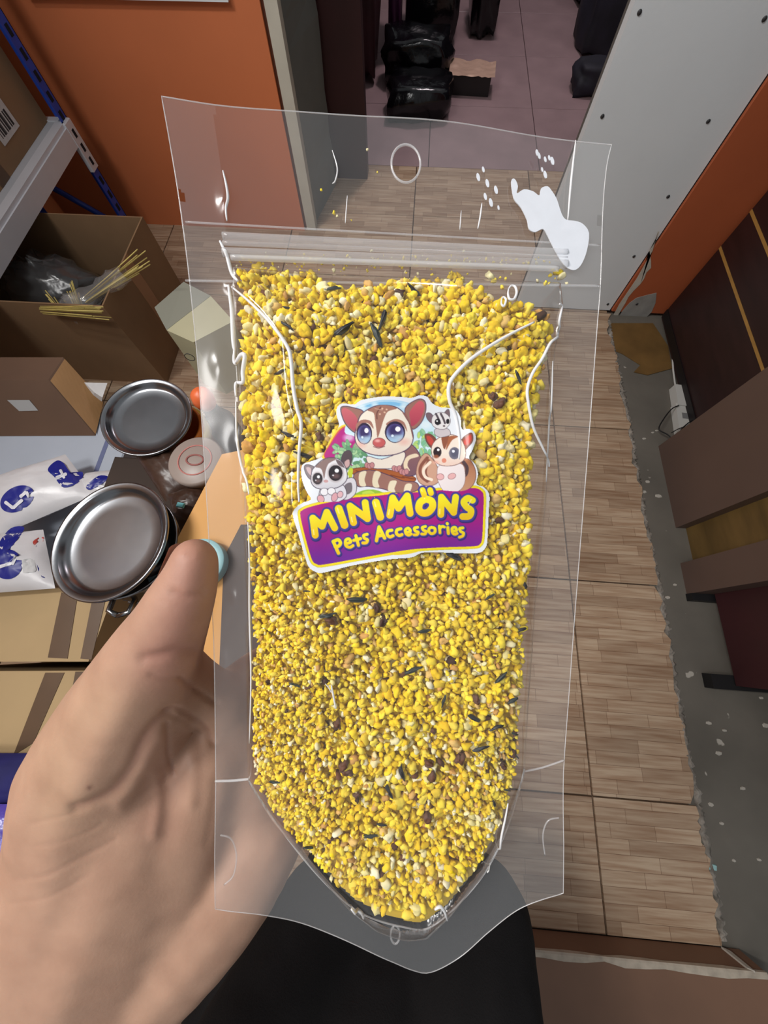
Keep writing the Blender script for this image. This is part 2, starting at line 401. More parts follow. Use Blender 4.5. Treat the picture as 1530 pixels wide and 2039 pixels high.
# --- rack: blue slotted posts, white beams, shelf
XP, YP = -1.085 * H, 1.45 * H
rk = empty('storage_rack', (XP, YP, 0), 'blue slotted steel storage rack with white beams by the orange wall', 'rack')
def loc(p): return np.array(p) - np.array([XP, YP, 0])
def post(x, y, sx, sy):
    mb = MB(); w = 0.042; t = 0.003
    mb.box((x, y - t if sy < 0 else y, 0), (x + sx * w if sx > 0 else x, y if sy < 0 else y + t, 2.0)) if sx > 0 else mb.box((x - w, min(y, y + sy * t), 0), (x, max(y, y + sy * t), 2.0))
    mb.box((min(x, x + sx * t), min(y, y + sy * w), 0), (max(x, x + sx * t), max(y, y + sy * w), 2.0))
    return mb.build('post', M_blue, rk)
pf = post(0, 0, -1, -1)
for k in range(26):                       # slots in the two flanges of the near post
    z = 0.05 + k * 0.05
    MB().box((0.0002, -0.030, z), (0.0012, -0.014, z + 0.026)).build('slot', M_slot, pf)
    MB().box((-0.030, -0.0042, z), (-0.014, -0.0032, z + 0.026)).build('slot', M_slot, pf)
post(-0.42, 0, 1, -1); post(0, -1.6, -1, 1)
zb = 0.36 * H
def beam(x0, y0, x1, y1, z):
    b = MB(); b.box((x0, y0, z - 0.055), (x1, y1, z)); b.box((x0 - (0.012 if x1 - x0 < .05 else 0), y0, z), (x1 - (.006 if x1 - x0 < .05 else 0), y1, z + 0.012)); return b.build('beam', M_beam, rk)
beam(-0.018, -1.6, 0.010, -0.035, zb); beam(-0.42, -0.03, -0.02, -0.005, zb)
br = MB().box((-0.004, -0.050, zb - 0.135), (0.012, -0.004, zb + 0.012), 0.003).build('bracket', M_beam, rk)
for k in range(3): MB().box((0.0118, -0.034, zb - 0.12 + k * 0.042), (0.0128, -0.020, zb - 0.096 + k * 0.042)).build('slot', M_slot, br)
MB().box((-0.42, -1.6, zb + 0.0), (-0.019, -0.01, zb + 0.008)).build('shelf_board', mat('white_shelf_board', (186, 190, 196), 0.6), rk)
MB().box((-0.42, -1.75, 1.69), (0.0, -0.01, 1.70)).build('shelf_board', M_beam, rk); beam(-0.018, -1.75, 0.010, -0.035, 1.69)  # unseen upper shelf and beam, added to shade the cartons below
d0, d1 = np.array([-0.40, -0.018, 0.34]), np.array([-0.02, -0.018, 0.06])
MB().tube([d0, d1], 0.012, 6).build('brace', M_blue, rk)

# --- white board on the orange wall
p0 = on_y(62, 14, YL - .02); p1 = on_y(455, 5, YL - .02)
o = MB().box((p0[0], YL - .02, p1[2]), (p1[0], YL - .001, p1[2] + .35), 0.002).build('white_wall_board', M_white)
tag(o, 'white board fixed to the orange wall above the rack', 'board')

# --- carton on the rack shelf
cc_ = on_z(96, 240, zb + .009); CXF, CYF = cc_[0], cc_[1]
cb = empty('shelf_carton', (CXF, CYF - .30, zb + 0.0085), 'brown taped carton with a printed label standing on the rack shelf', 'box')
cxr = 0.0
MB().box((-.30, -.62, 0), (0, .30, .40), .002).build('body', M_card, cb)
MB().box((.0002, -.10, 0.0), (.0010, -.04, .40)).build('tape', M_tape, cb)
lb = MB().box((cxr + .0012, 0.03, 0.05), (cxr + .002, 0.15, 0.16)).build('label', M_paper, cb)
for k in range(9): MB().box((cxr + .002, 0.045 + k * .010, 0.062), (cxr + .0024, 0.048 + k * .010 + .003 * (k % 3), 0.10)).build('bar', M_ink, lb)
for k in range(3): MB().box((cxr + .002, 0.045, 0.115 + k * .013), (cxr + .0024, 0.135 - .02 * k, 0.120 + k * .013)).build('text_line', M_ink, lb)

# --- big open carton on the floor
XB = -0.792 * H; yb0, yb1 = 0.77 * H, 1.122 * H; hb = 0.298 * H; xl = XB - 0.62; t = 0.005
ob = empty('open_carton', (XB, yb0, 0), 'large open brown carton on the floor under the rack, holding hay bundles', 'box')
def lb_(lo, hi): return tuple(np.array(lo) - np.array([XB, yb0, 0])), tuple(np.array(hi) - np.array([XB, yb0, 0]))
MB().box(*lb_((XB - t, yb0, 0), (XB, yb1, hb))).build('side_panel', M_card, ob)
MB().box(*lb_((xl, yb0, 0), (xl + t, yb1, hb))).build('side_panel', M_card, ob)
MB().box(*lb_((xl + t, yb0, 0), (XB - t, yb0 + t, hb))).build('end_panel', M_card, ob)
MB().box(*lb_((xl + t, yb1 - t, 0), (XB - t, yb1, hb))).build('end_panel', M_card, ob)
MB().box(*lb_((xl + t, yb0 + t, 0.001), (XB - t, yb1 - t, 0.006))).build('bottom', M_card_d, ob)
ym = (yb0 + yb1) / 2
MB().box(*lb_((XB, ym - .028, 0), (XB + .0008, ym + .028, hb))).build('tape', mat('clear_brown_tape', (158, 116, 82), 0.4), ob)
# hay bundles wrapped in clear film inside the carton
M_straw = mat('dry_straw', (206, 186, 108), 0.7, var=0.15, vscale=30)
M_wrap = film_mat('crinkled_wrap', haze=0.12, rough=0.12, bump=1.0, bscale=55)
def bundle(name, label, base, tip, n, rad, spread, wrap=None):
    base = np.array(base); tip = np.array(tip); e = empty(name, base, label, 'hay', 'wrapped hay bundles in the open carton')
    ax = tip - base; L = np.linalg.norm(ax); ax /= L
    u = np.cross(ax, [0, 0, 1]); u /= np.linalg.norm(u); w = np.cross(ax, u)
    for k in range(n):
        a = rng.random() * 6.28; q = rad * math.sqrt(rng.random()); off = q * (u * math.cos(a) + w * math.sin(a))
        l = L * (0.72 + 0.3 * rng.random())
        MB().tube([off, off * (1 + spread * .4) + ax * l * .5, off * (1 + spread) + ax * l], 0.0017, 5).build('stalk', M_straw, e)
    if wrap:
        s0, s1, r0, r1 = wrap; mb = MB(); prof = np.linspace(0, 1, 12); v = []; f = []
        for i, tt in enumerate(prof):
            r = r0 + (r1 - r0) * tt + 0.006 * math.sin(tt * 9)
            for j in range(16):
                aa = 6.283 * j / 16; rr = r * (1 + .14 * rng.standard_normal()); v.append(ax * (s0 + (s1 - s0) * tt) * L + rr * (u * math.cos(aa) + w * math.sin(aa)))
        for i in range(11):
            for j in range(16): f.append((i * 16 + j, i * 16 + (j + 1) % 16, (i + 1) * 16 + (j + 1) % 16, (i + 1) * 16 + j))
        mb.add(v, f, True); mb.build('plastic_wrap', M_wrap, e)
    return e
zt = hb + 0.02
bundle('hay_bundle', 'film-wrapped straw bundle sticking out over the right rim of the open carton', on_z(170, 600, hb - .03), on_z(300, 505, zt + .05), 11, 0.010, 1.6, (-.25, .62, .034, .020))
bundle('hay_bundle', 'short upright straw bundle in the middle of the open carton', on_z(165, 640, hb - .10), on_z(130, 560, hb + .0), 8, 0.012, 1.2, (0, .7, .03, .022))
bundle('hay_bundle', 'flat straw bundle along the front rim of the open carton', on_z(85, 618, hb - .005), on_z(215, 624, hb + .012), 16, 0.011, .8)
bundle('hay_bundle', 'dim straw clump in the front left of the open carton', on_z(130, 630, hb - .06), on_z(88, 590, hb - .02), 9, 0.012, 1.8)
mb = MB(); cpt = on_z(110, 560, hb - .10); v = []; f = []; nu, nv = 22, 14
for i in range(nv):
    th = math.pi * (i + .5) / nv
    for j in range(nu):
        ph = 6.283 * j / nu; r = 1 + .10 * rng.standard_normal()
        v.append((cpt[0] - .05 + .19 * r * math.sin(th) * math.cos(ph), cpt[1] + .11 * r * math.sin(th) * math.sin(ph), cpt[2] - .03 + .10 * r * math.cos(th)))
for i in range(nv - 1):
    for j in range(nu): f.append((i * nu + j, i * nu + (j + 1) % nu, (i + 1) * nu + (j + 1) % nu, (i + 1) * nu + j))
mb.add(v, f, True); o = mb.build('plastic_bag', film_mat('dark_crinkled_film', haze=0.05, rough=0.2, tint=(.6, .58, .55), bump=1.0, bscale=30))
tag(o, 'crumpled clear plastic bag filling the inside of the open carton', 'bag')

# --- pale carton with an open flap beside the big one
pc = empty('pale_carton', (-0.72 * H, 0.9 * H, 0), 'pale buff carton with an open flap, right of the large open carton', 'box')
M_pale = mat('pale_greenish_card', (198, 194, 160), 0.75, var=0.05, vscale=8)
zc = 0.27
q = [on_z(332, 658, zc), on_z(385, 682, zc), on_z(465, 640, zc), on_z(420, 590, zc)]
base = [np.array([p[0], p[1], 0.0]) for p in q]
org = np.array([-0.72 * H, 0.9 * H, 0])
MB().hexa([p - org for p in base], [p - org for p in q]).build('body', M_pale, pc)
fl = [q[0], on_z(308, 613, zc + .03), on_z(366, 562, zc + .03), q[3]]
MB().slab([p - org + np.array([0, 0, .001]) for p in fl], (0, 0, 1), .003).build('flap', mat('grey_inner_card', (150, 150, 136), 0.8), pc)
nrm = np.cross(q[1] - q[0], [0, 0, -1]); nrm /= np.linalg.norm(nrm)
cpt = on_z(378, 712, zc - .04)
MB().tube([cpt - org + np.array([.016 * math.cos(a), 0, .016 * math.sin(a)]) for a in np.linspace(0, 6.283, 25)[:-1]], .0012, 5, closed=True).build('printed_ring', M_ink, pc)

# --- white box carrying the dark carton and the packets
ZW = 0.36
wq = [on_z(-260, 868, ZW), on_z(-260, 1200, ZW), on_z(160, 1200, ZW), on_z(258, 890, ZW), on_z(262, 868, ZW)]
xw = max(p[0] for p in wq)
wb = empty('white_box', (xw - .3, .3, 0), 'large white box on the floor carrying the dark carton and the packets', 'box')
org = np.array([xw - .3, .3, 0]); xr_ = on_z(235, 935, ZW)[0]; y_lo, y_hi = on_z(100, 1140, ZW)[1], on_z(100, 815, ZW)[1]
MB().box((XP + .03 - org[0], y_lo - .3, 0), (xr_ - org[0], y_hi - .3, ZW), 0.003).build('body', mat('white_glossy_card', (170, 178, 190), 0.45, var=0.04), wb)
MB().box((xr_ - org[0] - .062, y_lo - .3, ZW), (xr_ - org[0] - .050, y_hi - .3, ZW + .0006)).build('shadow_stripe', mat('blue_grey_shadow', (96, 104, 140), 0.6), wb)  # dark stripe painted as the shadow across the box top

# --- dark brown carton lying on the white box
zt = ZW + 0.085
dc = empty('dark_carton', on_z(90, 840, ZW), 'flat dark brown carton with a small grey label, lying on the white box', 'box')
org = np.array(dc.location)
tp = [on_z(-120, 712, zt), on_z(-120, 762, zt), on_z(98, 762, zt), on_z(124, 712, zt)]
bt = [on_z(-150, 868, ZW + .001), on_z(190, 868, ZW + .001), on_z(208, 800, ZW + .001), on_z(-150, 740, ZW + .001)]
A0, A1, A2, A3 = on_z(-160, 760, zt), on_z(96, 757, zt), on_z(126, 712, zt), on_z(-160, 712, zt)
B0, B1, B2, B3 = on_z(-200, 870, ZW + .001), on_z(190, 868, ZW + .001), on_z(206, 800, ZW + .001), on_z(-200, 780, ZW + .001)
MB().hexa([B0 - org, B1 - org, B2 - org, B3 - org], [A0 - org, A1 - org, A2 - org, A3 - org]).build('body', M_card_d, dc)
nn = np.cross(B1 - B0, A0 - B0); nn /= np.linalg.norm(nn)
if nn[2] < 0: nn = -nn
def onplane(px, py, P, n, off=0.0):
    r = ray(px, py); return CAM + r * (((P + n * off - CAM) @ n) / (r @ n))
lq = [onplane(x, y, B0, nn, .0012) for x, y in ((14, 797), (58, 797), (76, 818), (38, 819))]
MB().slab([p - org for p in lq], nn, .001).build('label', mat('grey_label', (150, 150, 150), 0.6), dc)
v = []; f = []
for i in range(7):
    for k in range(7):
        a_, b_ = .02 + .96 * i / 6, .02 + .96 * k / 6
        v.append((B1 * (1 - a_) + B2 * a_) * (1 - b_) + (A1 * (1 - a_) + A2 * a_) * b_ - org + np.array([.005, -.002, .002]))
for i in range(6):
    for k in range(6): q_ = i * 7 + k; f.append((q_, q_ + 1, q_ + 8, q_ + 7))
MB().add(v, f).build('taped_end', mat('tan_end_tape', (150, 112, 70), 0.45, var=0.1), dc)

# white paper bag corner behind the dark carton
o = MB().hexa([on_z(165, 765, ZW + .01), on_z(212, 764, ZW + .01), on_z(203, 800, ZW + .01), on_z(185, 790, ZW + .01)], [on_z(168, 762, ZW + .05), on_z(214, 763, ZW + .05), on_z(204, 792, ZW + .05), on_z(188, 782, ZW + .05)]).build('folded_paper', M_paper)
tag(o, 'folded white paper wedged between the dark carton and the large open carton', 'paper')

# --- two buff cartons in the lower left
ZC = 0.40
def buff(label, poly, z0=0.0, strips=()):
    P = [on_z(x, y, ZC) for x, y in poly]; c = sum(P) / len(P); e = empty('buff_carton', (c[0], c[1], 0), label, 'box', 'buff cartons at the lower left')
    org = np.array([c[0], c[1], 0]); top = [p - org for p in P]; MB().hexa([p * (1, 1, 0) for p in top], top).build('body', M_card_l, e)
    for s in strips:
        q = [on_z(x, y, ZC + .0012) - org for x, y in s]; MB().slab(q, (0, 0, 1), .0011).build('tape_strip', M_tape, e)
    return e
buff('buff carton with two brown tape strips, just below the larger steel dish', [(-260, 1190), (-260, 1318), (176, 1318), (232, 1165)], strips=[[(122, 1180), (95, 1310), (134, 1312), (154, 1188)], [(184, 1192), (160, 1312), (182, 1314), (211, 1190)]])
buff('buff carton with brown tape strips, nearest the blue cloth at the lower left', [(-260, 1338), (-260, 1500), (66, 1500), (168, 1336)], strips=[[(90, 1340), (26, 1505), (66, 1480), (128, 1340)], [(150, 1338), (140, 1392), (158, 1360), (166, 1338)]])

# --- steel dishes
M_steel = mat('brushed_stainless_steel', (140, 142, 146), 0.25, metal=1.0, var=0.06, vscale=30)
M_steel_d = mat('stainless_steel_pot', (150, 150, 152), 0.22, metal=1.0)
def dish(name, label, px, py, depth, R, tilt):
    c = at_depth(px, py, depth); e = empty(name, c, label, 'dish', 'round stainless steel dishes')
    e.rotation_euler = Vector(tilt).to_track_quat('Z', 'Y').to_euler()
    p = [(0, -.015), (R * .60, -.0152), (R * .78, -.0148), (R * .83, -.013), (R * .87, -.007), (R * .895, -.002), (R * .91, -.0005), (R * .975, .001), (R * .995, .0012), (R * 1.005, -.001), (R * 1.005, -.004), (R * .99, -.006), (R * .97, -.004), (R * .92, -.003), (R * .88, -.011), (R * .84, -.0165), (R * .72, -.0175), (0, -.0175)]
    MB().lathe(p, 72).build('bowl', M_steel, e); return e, c
e2, c2 = dish('steel_dish', 'larger round stainless steel dish, nearest the hand', 217, 1074, .61, .104, (-.12, -.01, 1))
e1, c1 = dish('steel_dish', 'smaller round stainless steel dish beside the open carton', 292, 829, .84, .100, (.08, -.06, 1))
# what carries them
pot = empty('steel_pot', (c2[0] + .0, c2[1] - .0, 0), 'shiny dark stainless steel pot under the larger dish', 'pot')
zz = c2[2] - .030
MB().lathe([(0, zz - .16), (.075, zz - .16), (.088, zz - .14), (.092, zz - .02), (.097, zz), (.093, zz), (.088, zz - .02), (.08, zz - .13), (0, zz - .14)], 48).build('body', M_steel_d, pot)
for s in (-1, 1):
    MB().tube([(s * .02, -.088, zz - .05), (s * .018, -.112, zz - .045), (0, -.118, zz - .045)], .005, 8).build('handle', M_steel_d, pot)
st = empty('upturned_crate', (c2[0] + .0, c2[1], 0), 'dark crate under the steel pot', 'crate')
MB().box((-.085, -.085, 0), (.085, .085, zz - .16), .004).build('body', mat('dark_brown_plastic', (50, 40, 36), 0.6), st)
MB().box((-.089, -.089, zz - .20), (.089, .089, zz - .185), .002).build('rim', mat('dark_brown_rim', (60, 48, 42), 0.5), st)
tub = empty('orange_tub', (c1[0] + .035, c1[1] + .0, 0), 'orange plastic tub under the smaller steel dish', 'tub')
zt1 = c1[2] - .045
M_orp = mat('orange_plastic', (226, 126, 46), 0.4); M_yel = mat('yellow_plastic', (222, 186, 70), 0.4)
MB().lathe([(0, .0), (.055, .0), (.066, zt1 - .05), (.070, zt1 - .045), (.070, zt1), (.064, zt1), (.05, .02), (0, .02)], 40).build('body', M_orp, tub)
MB().lathe([(.070, zt1 - .042), (.077, zt1 - .040), (.077, zt1 - .018), (.070, zt1 - .016)], 40).build('rim', M_yel, tub)
# orange knob seen to the right of the small dish
kp = at_depth(405, 795, .86)
o = MB().lathe([(0, .03), (.012, .028), (.022, .018), (.026, 0), (.022, -.02), (0, -.03)], 24).build('orange_ball', mat('orange_ball_plastic', (232, 112, 62), 0.4)); o.location = kp
tag(o, 'round orange ball right of the smaller steel dish, seen through the pouch', 'ball')
o2 = MB().lathe([(0, 0), (.035, 0), (.037, .01), (.037, kp[2] - .09), (.02, kp[2] - .05), (.018, kp[2] - .03), (0, kp[2] - .03)], 28).build('dark_bottle', mat('dark_bottle_plastic', (70, 56, 48), 0.4)); o2.location = (kp[0], kp[1], 0)
tag(o2, 'dark plastic bottle under the orange ball, behind the pouch edge', 'bottle')

# --- brown packets and the round white-lidded jar between dishes and pouch
M_choc = mat('dark_brown_film_packet', (66, 46, 36), 0.35, var=0.2, vscale=20, bump=0.6, bscale=30)
def pillow(name, label, cat, corners, z, th, m, group=None, n=16):
    P = [on_z(x, y, z) for x, y in corners]; c = sum(P) / 4
    v = []; f = []
    for side in (1, -1):
        k0 = len(v)
        for i in range(n + 1):
            for j in range(n + 1):
                s, t_ = i / n, j / n
                p = (P[0] * (1 - s) + P[1] * s) * (1 - t_) + (P[3] * (1 - s) + P[2] * s) * t_
                b = (max(0, math.sin(math.pi * s)) ** .55) * (max(0, math.sin(math.pi * t_)) ** .55)
                v.append(p - c + np.array([0, 0, side * th / 2 * b + .002 * rng.standard_normal() * b]))
        for i in range(n):
            for j in range(n):
                a = k0 + i * (n + 1) + j; q = (a, a + 1, a + n + 2, a + n + 1); f.append(q if side > 0 else q[::-1])
    o = MB().add(v, f, True).build(name, m); o.location = c
    return tag(o, label, cat, group)
pillow('brown_packet', 'dark brown film packet lying between the two steel dishes', 'packet', [(268, 905), (345, 880), (400, 960), (330, 1000)], .47, .05, M_choc)
pillow('brown_packet', 'dark brown film packet right of the larger dish, beside the tan board', 'packet', [(335, 985), (410, 960), (420, 1010), (352, 1060)], .50, .05, M_choc)
o = MB().box((-.16, -.105, 0), (.15, .045, .44), .004).build('dark_crate', mat('dark_crate_card', (58, 44, 36), 0.8, var=0.2, vscale=6)); pc_ = on_z(345, 950, .44); o.location = (pc_[0], pc_[1], 0)
tag(o, 'dark brown box under the brown packets behind the pouch edge', 'box')
o = MB().hexa([(-.008, -.004, 0), (.008, -.006, 0), (.009, .005, 0), (-.006, .006, 0)], [(-.007, -.003, .004), (.007, -.005, .006), (.008, .004, .004), (-.005, .005, .005)]).build('paper_scrap', mat('teal_scrap', (110, 190, 196), 0.6)); o.location = on_z(360, 1007, .535)
tag(o, 'small teal scrap on the brown packet right of the larger dish', 'debris')
jr = empty('white_lidded_jar', on_z(392, 920, .53) * (1, 1, 0) + np.array([0, 0, .44]), 'round white lidded jar with a printed ring, seen at the pouch edge', 'jar')
M_wl = mat('translucent_white_lid', (150, 136, 128), 0.4)
MB().lathe([(0, 0), (.052, 0), (.055, .01), (.055, .08), (.058, .082), (.058, .094), (.054, .098), (0, .098)], 48).build('body', M_wl, jr)
MB().tube([(.035 * math.cos(a), .035 * math.sin(a), .0985) for a in np.linspace(0, 6.283, 33)[:-1]], .0015, 6, closed=True).build('printed_ring', mat('pink_print', (190, 120, 112), 0.6), jr)
MB().tube([(.018 * math.cos(a), .012 * math.sin(a), .0985) for a in np.linspace(0, 6.283, 25)[:-1]], .002, 6, closed=True).build('printed_mark', mat('red_print', (150, 90, 84), 0.6), jr)

# --- tan board and the light blue roll behind the thumb
ZB = .60
tq = [on_z(352, 1075, ZB), on_z(442, 905, ZB), on_z(560, 880, ZB), on_z(560, 1400, ZB), on_z(430, 1400, ZB)]
c = sum(tq) / 5
tb = empty('tan_box', (c[0], c[1], 0), 'tan orange box seen behind the thumb and the left edge of the pouch', 'box')
MB().hexa([(p - c) * (1, 1, 0) for p in tq], [(p - c) * (1, 1, 0) + np.array([0, 0, ZB]) for p in tq]).build('body', mat('tan_orange_card', (216, 160, 92), 0.7, var=0.05, vscale=4), tb)
dk = [on_z(446, 1110, ZB + .0012), on_z(480, 1045, ZB + .0012), on_z(556, 1045, ZB + .0012), on_z(556, 1396, ZB + .0012), on_z(434, 1396, ZB + .0012)]
MB().slab([(p - c) * (1, 1, 0) + np.array([0, 0, ZB + .0012]) for p in dk], (0, 0, 1), .001).build('printed_panel', mat('dark_brown_print', (62, 42, 34), 0.6), tb)
rp = on_z(398, 1120, ZB + .02)
rl = empty('light_blue_roll', (rp[0], rp[1], ZB), 'light blue tape roll lying behind the thumb', 'tape roll')
MB().lathe([(.026, 0), (.040, 0), (.041, .002), (.041, .020), (.040, .022), (.026, .022), (.026, 0)], 48).build('ring', mat('light_blue_tape', (160, 208, 214), 0.5), rl)
o = pillow('light_blue_scrap', 'light blue torn scrap left of the thumb under the larger dish rim', 'scrap', [(294, 1152), (318, 1142), (330, 1165), (303, 1178)], .50, .012, mat('light_blue_paper', (160, 206, 220), 0.6), n=5)

# --- white and blue packets on the white box
M_pk = mat('white_film_packet', (206, 204, 206), 0.32, var=0.05, vscale=14, bump=0.5, bscale=25)
M_navy = mat('navy_print', (24, 34, 128), 0.4); M_pkw = mat('white_print', (220, 220, 226), 0.4); M_pkr = mat('red_print_packet', (176, 60, 50), 0.4)
def printed(o, z, shapes):
    """flat print on the upper face of a packet: each shape a small curved patch following the top"""
    me = o.data; V = np.array([v.co for v in me.vertices]) + np.array(o.location)
    top = V[:len(V) // 2]
    for name, poly, m, up in shapes:
        pts = poly_sub(poly, 4); n = len(pts); cpx = pts.mean(0)
        rings = [cpx + (pts - cpx) * s for s in (1.0, .8, .6, .4, .2)]
        vv = []
        for rg in rings + [np.array([cpx])]:
            for (x, y) in rg:
                r = ray(x, y); p = on_z(x, y, z)
                for _ in range(4):
                    k = np.argsort(((top[:, :2] - p[:2]) ** 2).sum(1))[:4]; w = 1 / (((top[k, :2] - p[:2]) ** 2).sum(1) + 1e-6); zz_ = (top[k, 2] * w).sum() / w.sum()
                    p = on_z(x, y, zz_ + up)
                vv.append(p - np.array(o.location))
        ff = []
        for q in range(4):
            for i in range(n): ff.append((q * n + i, q * n + (i + 1) % n, (q + 1) * n + (i + 1) % n, (q + 1) * n + i))
        for i in range(n): ff.append((4 * n + i, 4 * n + (i + 1) % n, 5 * n))
        MB().add(vv, ff, True).build(name, m, o)
def ring_pts(cx_, cy_, rx, ry, ang=0, n=14):
    a = np.linspace(0, 2 * math.pi, n + 1)[:-1]; c_, s_ = math.cos(ang), math.sin(ang)
    return [(cx_ + rx * math.cos(t) * c_ - ry * math.sin(t) * s_, cy_ + rx * math.cos(t) * s_ + ry * math.sin(t) * c_) for t in a]
def bar_pts(x0, y0, x1, y1, w):
    d = np.array([x1 - x0, y1 - y0]); d = d / np.linalg.norm(d) * w; nx = np.array([-d[1], d[0]])
    a, b = np.array([x0, y0]), np.array([x1, y1]); return [tuple(a + nx), tuple((a + b) / 2 + nx), tuple(b + nx), tuple(b - nx), tuple((a + b) / 2 - nx), tuple(a - nx)]
g = 'white and blue packets on the white box'
pA = pillow('blue_white_packet', 'white packet with a round blue emblem, lying behind the larger steel dish', 'packet', [(-40, 960), (130, 905), (190, 985), (-20, 1075)], ZW + .065, .07, M_pk, g)
printed(pA, ZW + .065, [('blue_corner', [(95, 935), (112, 918), (126, 922), (142, 942), (164, 940), (160, 958), (128, 972), (108, 950)], M_navy, .0012),
    ('round_emblem', ring_pts(34, 994, 36, 24, -.5), M_navy, .0012),
    ('emblem_mark', bar_pts(10, 1000, 26, 1012, 3), M_pkw, .0024), ('emblem_mark', bar_pts(26, 1012, 44, 996, 3), M_pkw, .0024), ('emblem_mark', bar_pts(40, 990, 52, 980, 3), M_pkw, .0024), ('emblem_mark', bar_pts(52, 980, 58, 990, 3), M_pkw, .0024),
    ('corner_mark', bar_pts(112, 952, 132, 944, 3), M_pkw, .0024), ('corner_mark', bar_pts(120, 936, 128, 952, 2.5), M_pkw, .0024)])
pB = pillow('blue_white_packet', 'white packet with small blue lettering, tucked behind the larger dish rim', 'packet', [(150, 945), (240, 935), (250, 985), (160, 1010)], ZW + .05, .05, M_pk, g)
printed(pB, ZW + .05, [('blue_print', [(172, 968), (196, 948), (216, 950), (206, 962), (180, 976)], M_navy, .0012), ('blue_print', [(218, 952), (238, 946), (240, 952), (224, 958)], M_navy, .0012)])
pC = pillow('blue_white_packet', 'white packet with blue round emblem and small barcode sticker, left of the larger dish', 'packet', [(-60, 1070), (86, 1055), (110, 1172), (-60, 1185)], ZW + .07, .07, M_pk, g)
printed(pC, ZW + .07, [('blue_swoosh', [(0, 1078), (22, 1052), (48, 1050), (38, 1070), (14, 1098), (-8, 1105)], M_navy, .0012), ('round_emblem', ring_pts(14, 1124, 30, 30), M_navy, .0012), ('emblem_mark', bar_pts(-4, 1130, 22, 1122, 3), M_pkw, .0024), ('emblem_mark', bar_pts(24, 1124, 32, 1108, 3), M_pkw, .0024),
    ('red_print', [(66, 1078), (84, 1068), (86, 1078), (70, 1086)], M_pkr, .0012), ('blue_print', [(70, 1092), (84, 1084), (90, 1120), (100, 1146), (84, 1150), (74, 1128)], M_navy, .0014),
    ('barcode_sticker', [(44, 1116), (56, 1113), (68, 1112), (70, 1126), (71, 1138), (58, 1140), (46, 1141), (45, 1128)], M_paper, .0020)])

# --- blue cloth and purple bubble film in the lower left corner
pillow('blue_cloth', 'folded dark blue cloth at the lower left edge beside the wrist', 'cloth', [(-160, 1500), (70, 1500), (70, 1600), (-160, 1620)], .44, .06, mat('navy_blue_cloth', (26, 24, 92), 0.8, var=0.3, vscale=12))
pillow('purple_film', 'crinkled purple bubble film below the blue cloth at the lower left edge', 'packaging', [(-160, 1600), (60, 1602), (50, 1790), (-160, 1790)], .46, .05, mat('purple_bubble_film', (92, 78, 176), 0.25, var=0.3, vscale=30, bump=1.0, bscale=60))
o = MB().box((-.30, -.22, ZS - .004), (.10, .04, .40), .004).build('low_cabinet', mat('dark_low_cabinet', (44, 38, 40), 0.6)); p = on_z(-40, 1620, .42); o.location = (p[0], p[1], 0)
tag(o, 'dark low cabinet under the blue cloth and purple film', 'cabinet')
# ================================================================ right: dark cabinet, brown wood unit, power strip
M_cab = mat('dark_maroon_veneer', (42, 22, 22), 0.45, var=0.25, vscale=5, stretch=(1, 1, 6))
M_gold = mat('gold_inlay', (168, 128, 66), 0.5, var=0.12, vscale=20)
XC = 0.905 * H
dc_ = empty('dark_cabinet', (XC, 0.9, 0), 'tall dark maroon cabinet with thin gold inlay lines by the orange board', 'cabinet')
MB().box((0, -0.10, .01), (.5, YR - 0.9 - 0.03, 2.0)).build('body', M_cab, dc_)
for (a, b, w) in (((1412, 455), (1524, 716), .0045), ((1468, 362), (1530, 490), .0045)):
    pa, pb = on_x(*a, XC), on_x(*b, XC); z = (pa[2] + pb[2]) / 2
    MB().box((-.0015, -0.10, z - w), (.002, YR - .9 - .031, z + w)).build('inlay', M_gold, dc_)
MB().box((-.004, -0.10, .02), (.0, YR - .9 - .031, .05)).build('plinth', mat('black_plinth', (18, 12, 14), 0.5), dc_)
# brown wood unit: uprights, olive inset, dark bay with foot bar
M_taupe = mat('taupe_laminate', (92, 74, 66), 0.5, var=0.06, vscale=5)
M_olive = mat('olive_wood_inset', (104, 82, 44), 0.5, var=0.3, vscale=4, stretch=(1, 1, 5))
XU = 0.80 * H
ut = empty('wood_unit', (XU, 0.3, 0), 'taupe laminate unit with an olive wood inset on the cement floor', 'cabinet')
def ub(name, y0, y1, x0, z0, z1, m, lean0=0.0, depth=.4):
    lo = [(x0 + lean0, y0, z0), (x0 + depth, y0, z0), (x0 + depth, y1, z0), (x0 + lean0, y1, z0)]
    hi = [(x0, y0, z1), (x0 + depth, y0, z1), (x0 + depth, y1, z1), (x0, y1, z1)]
    return MB().hexa([np.array(p) - (XU, .3, 0) for p in lo], [np.array(p) - (XU, .3, 0) for p in hi]).build(name, m, ut)
ub('upright', .372 * H, .640 * H, XU + .01, -.006, .95, M_taupe)
ub('upright', .184 * H, .268 * H, XU, -.006, .95, M_taupe)
ub('inset_panel', .268 * H, .372 * H, XU + .045, -.006, .95, M_olive, depth=.3)
ub('back_panel', -.035 * H, .184 * H, XU + .06, .03, .95, M_maroon, depth=.3)
ub('foot_bar', -.045 * H, -.012 * H, XU - .005, -.006, .028, mat('black_foot_bar', (20, 20, 22), 0.5), depth=.4)
ub('shadow_strip', .165 * H, .184 * H, XU - .004, -.006, .02, mat('black_shadow_strip', (22, 22, 24), 0.5), depth=.4)  # black strip standing in for the shadow at the upright's foot
ub('rear_upright', -.30 * H, -.045 * H, XU + .25, -.006, .95, M_taupe, depth=.1)
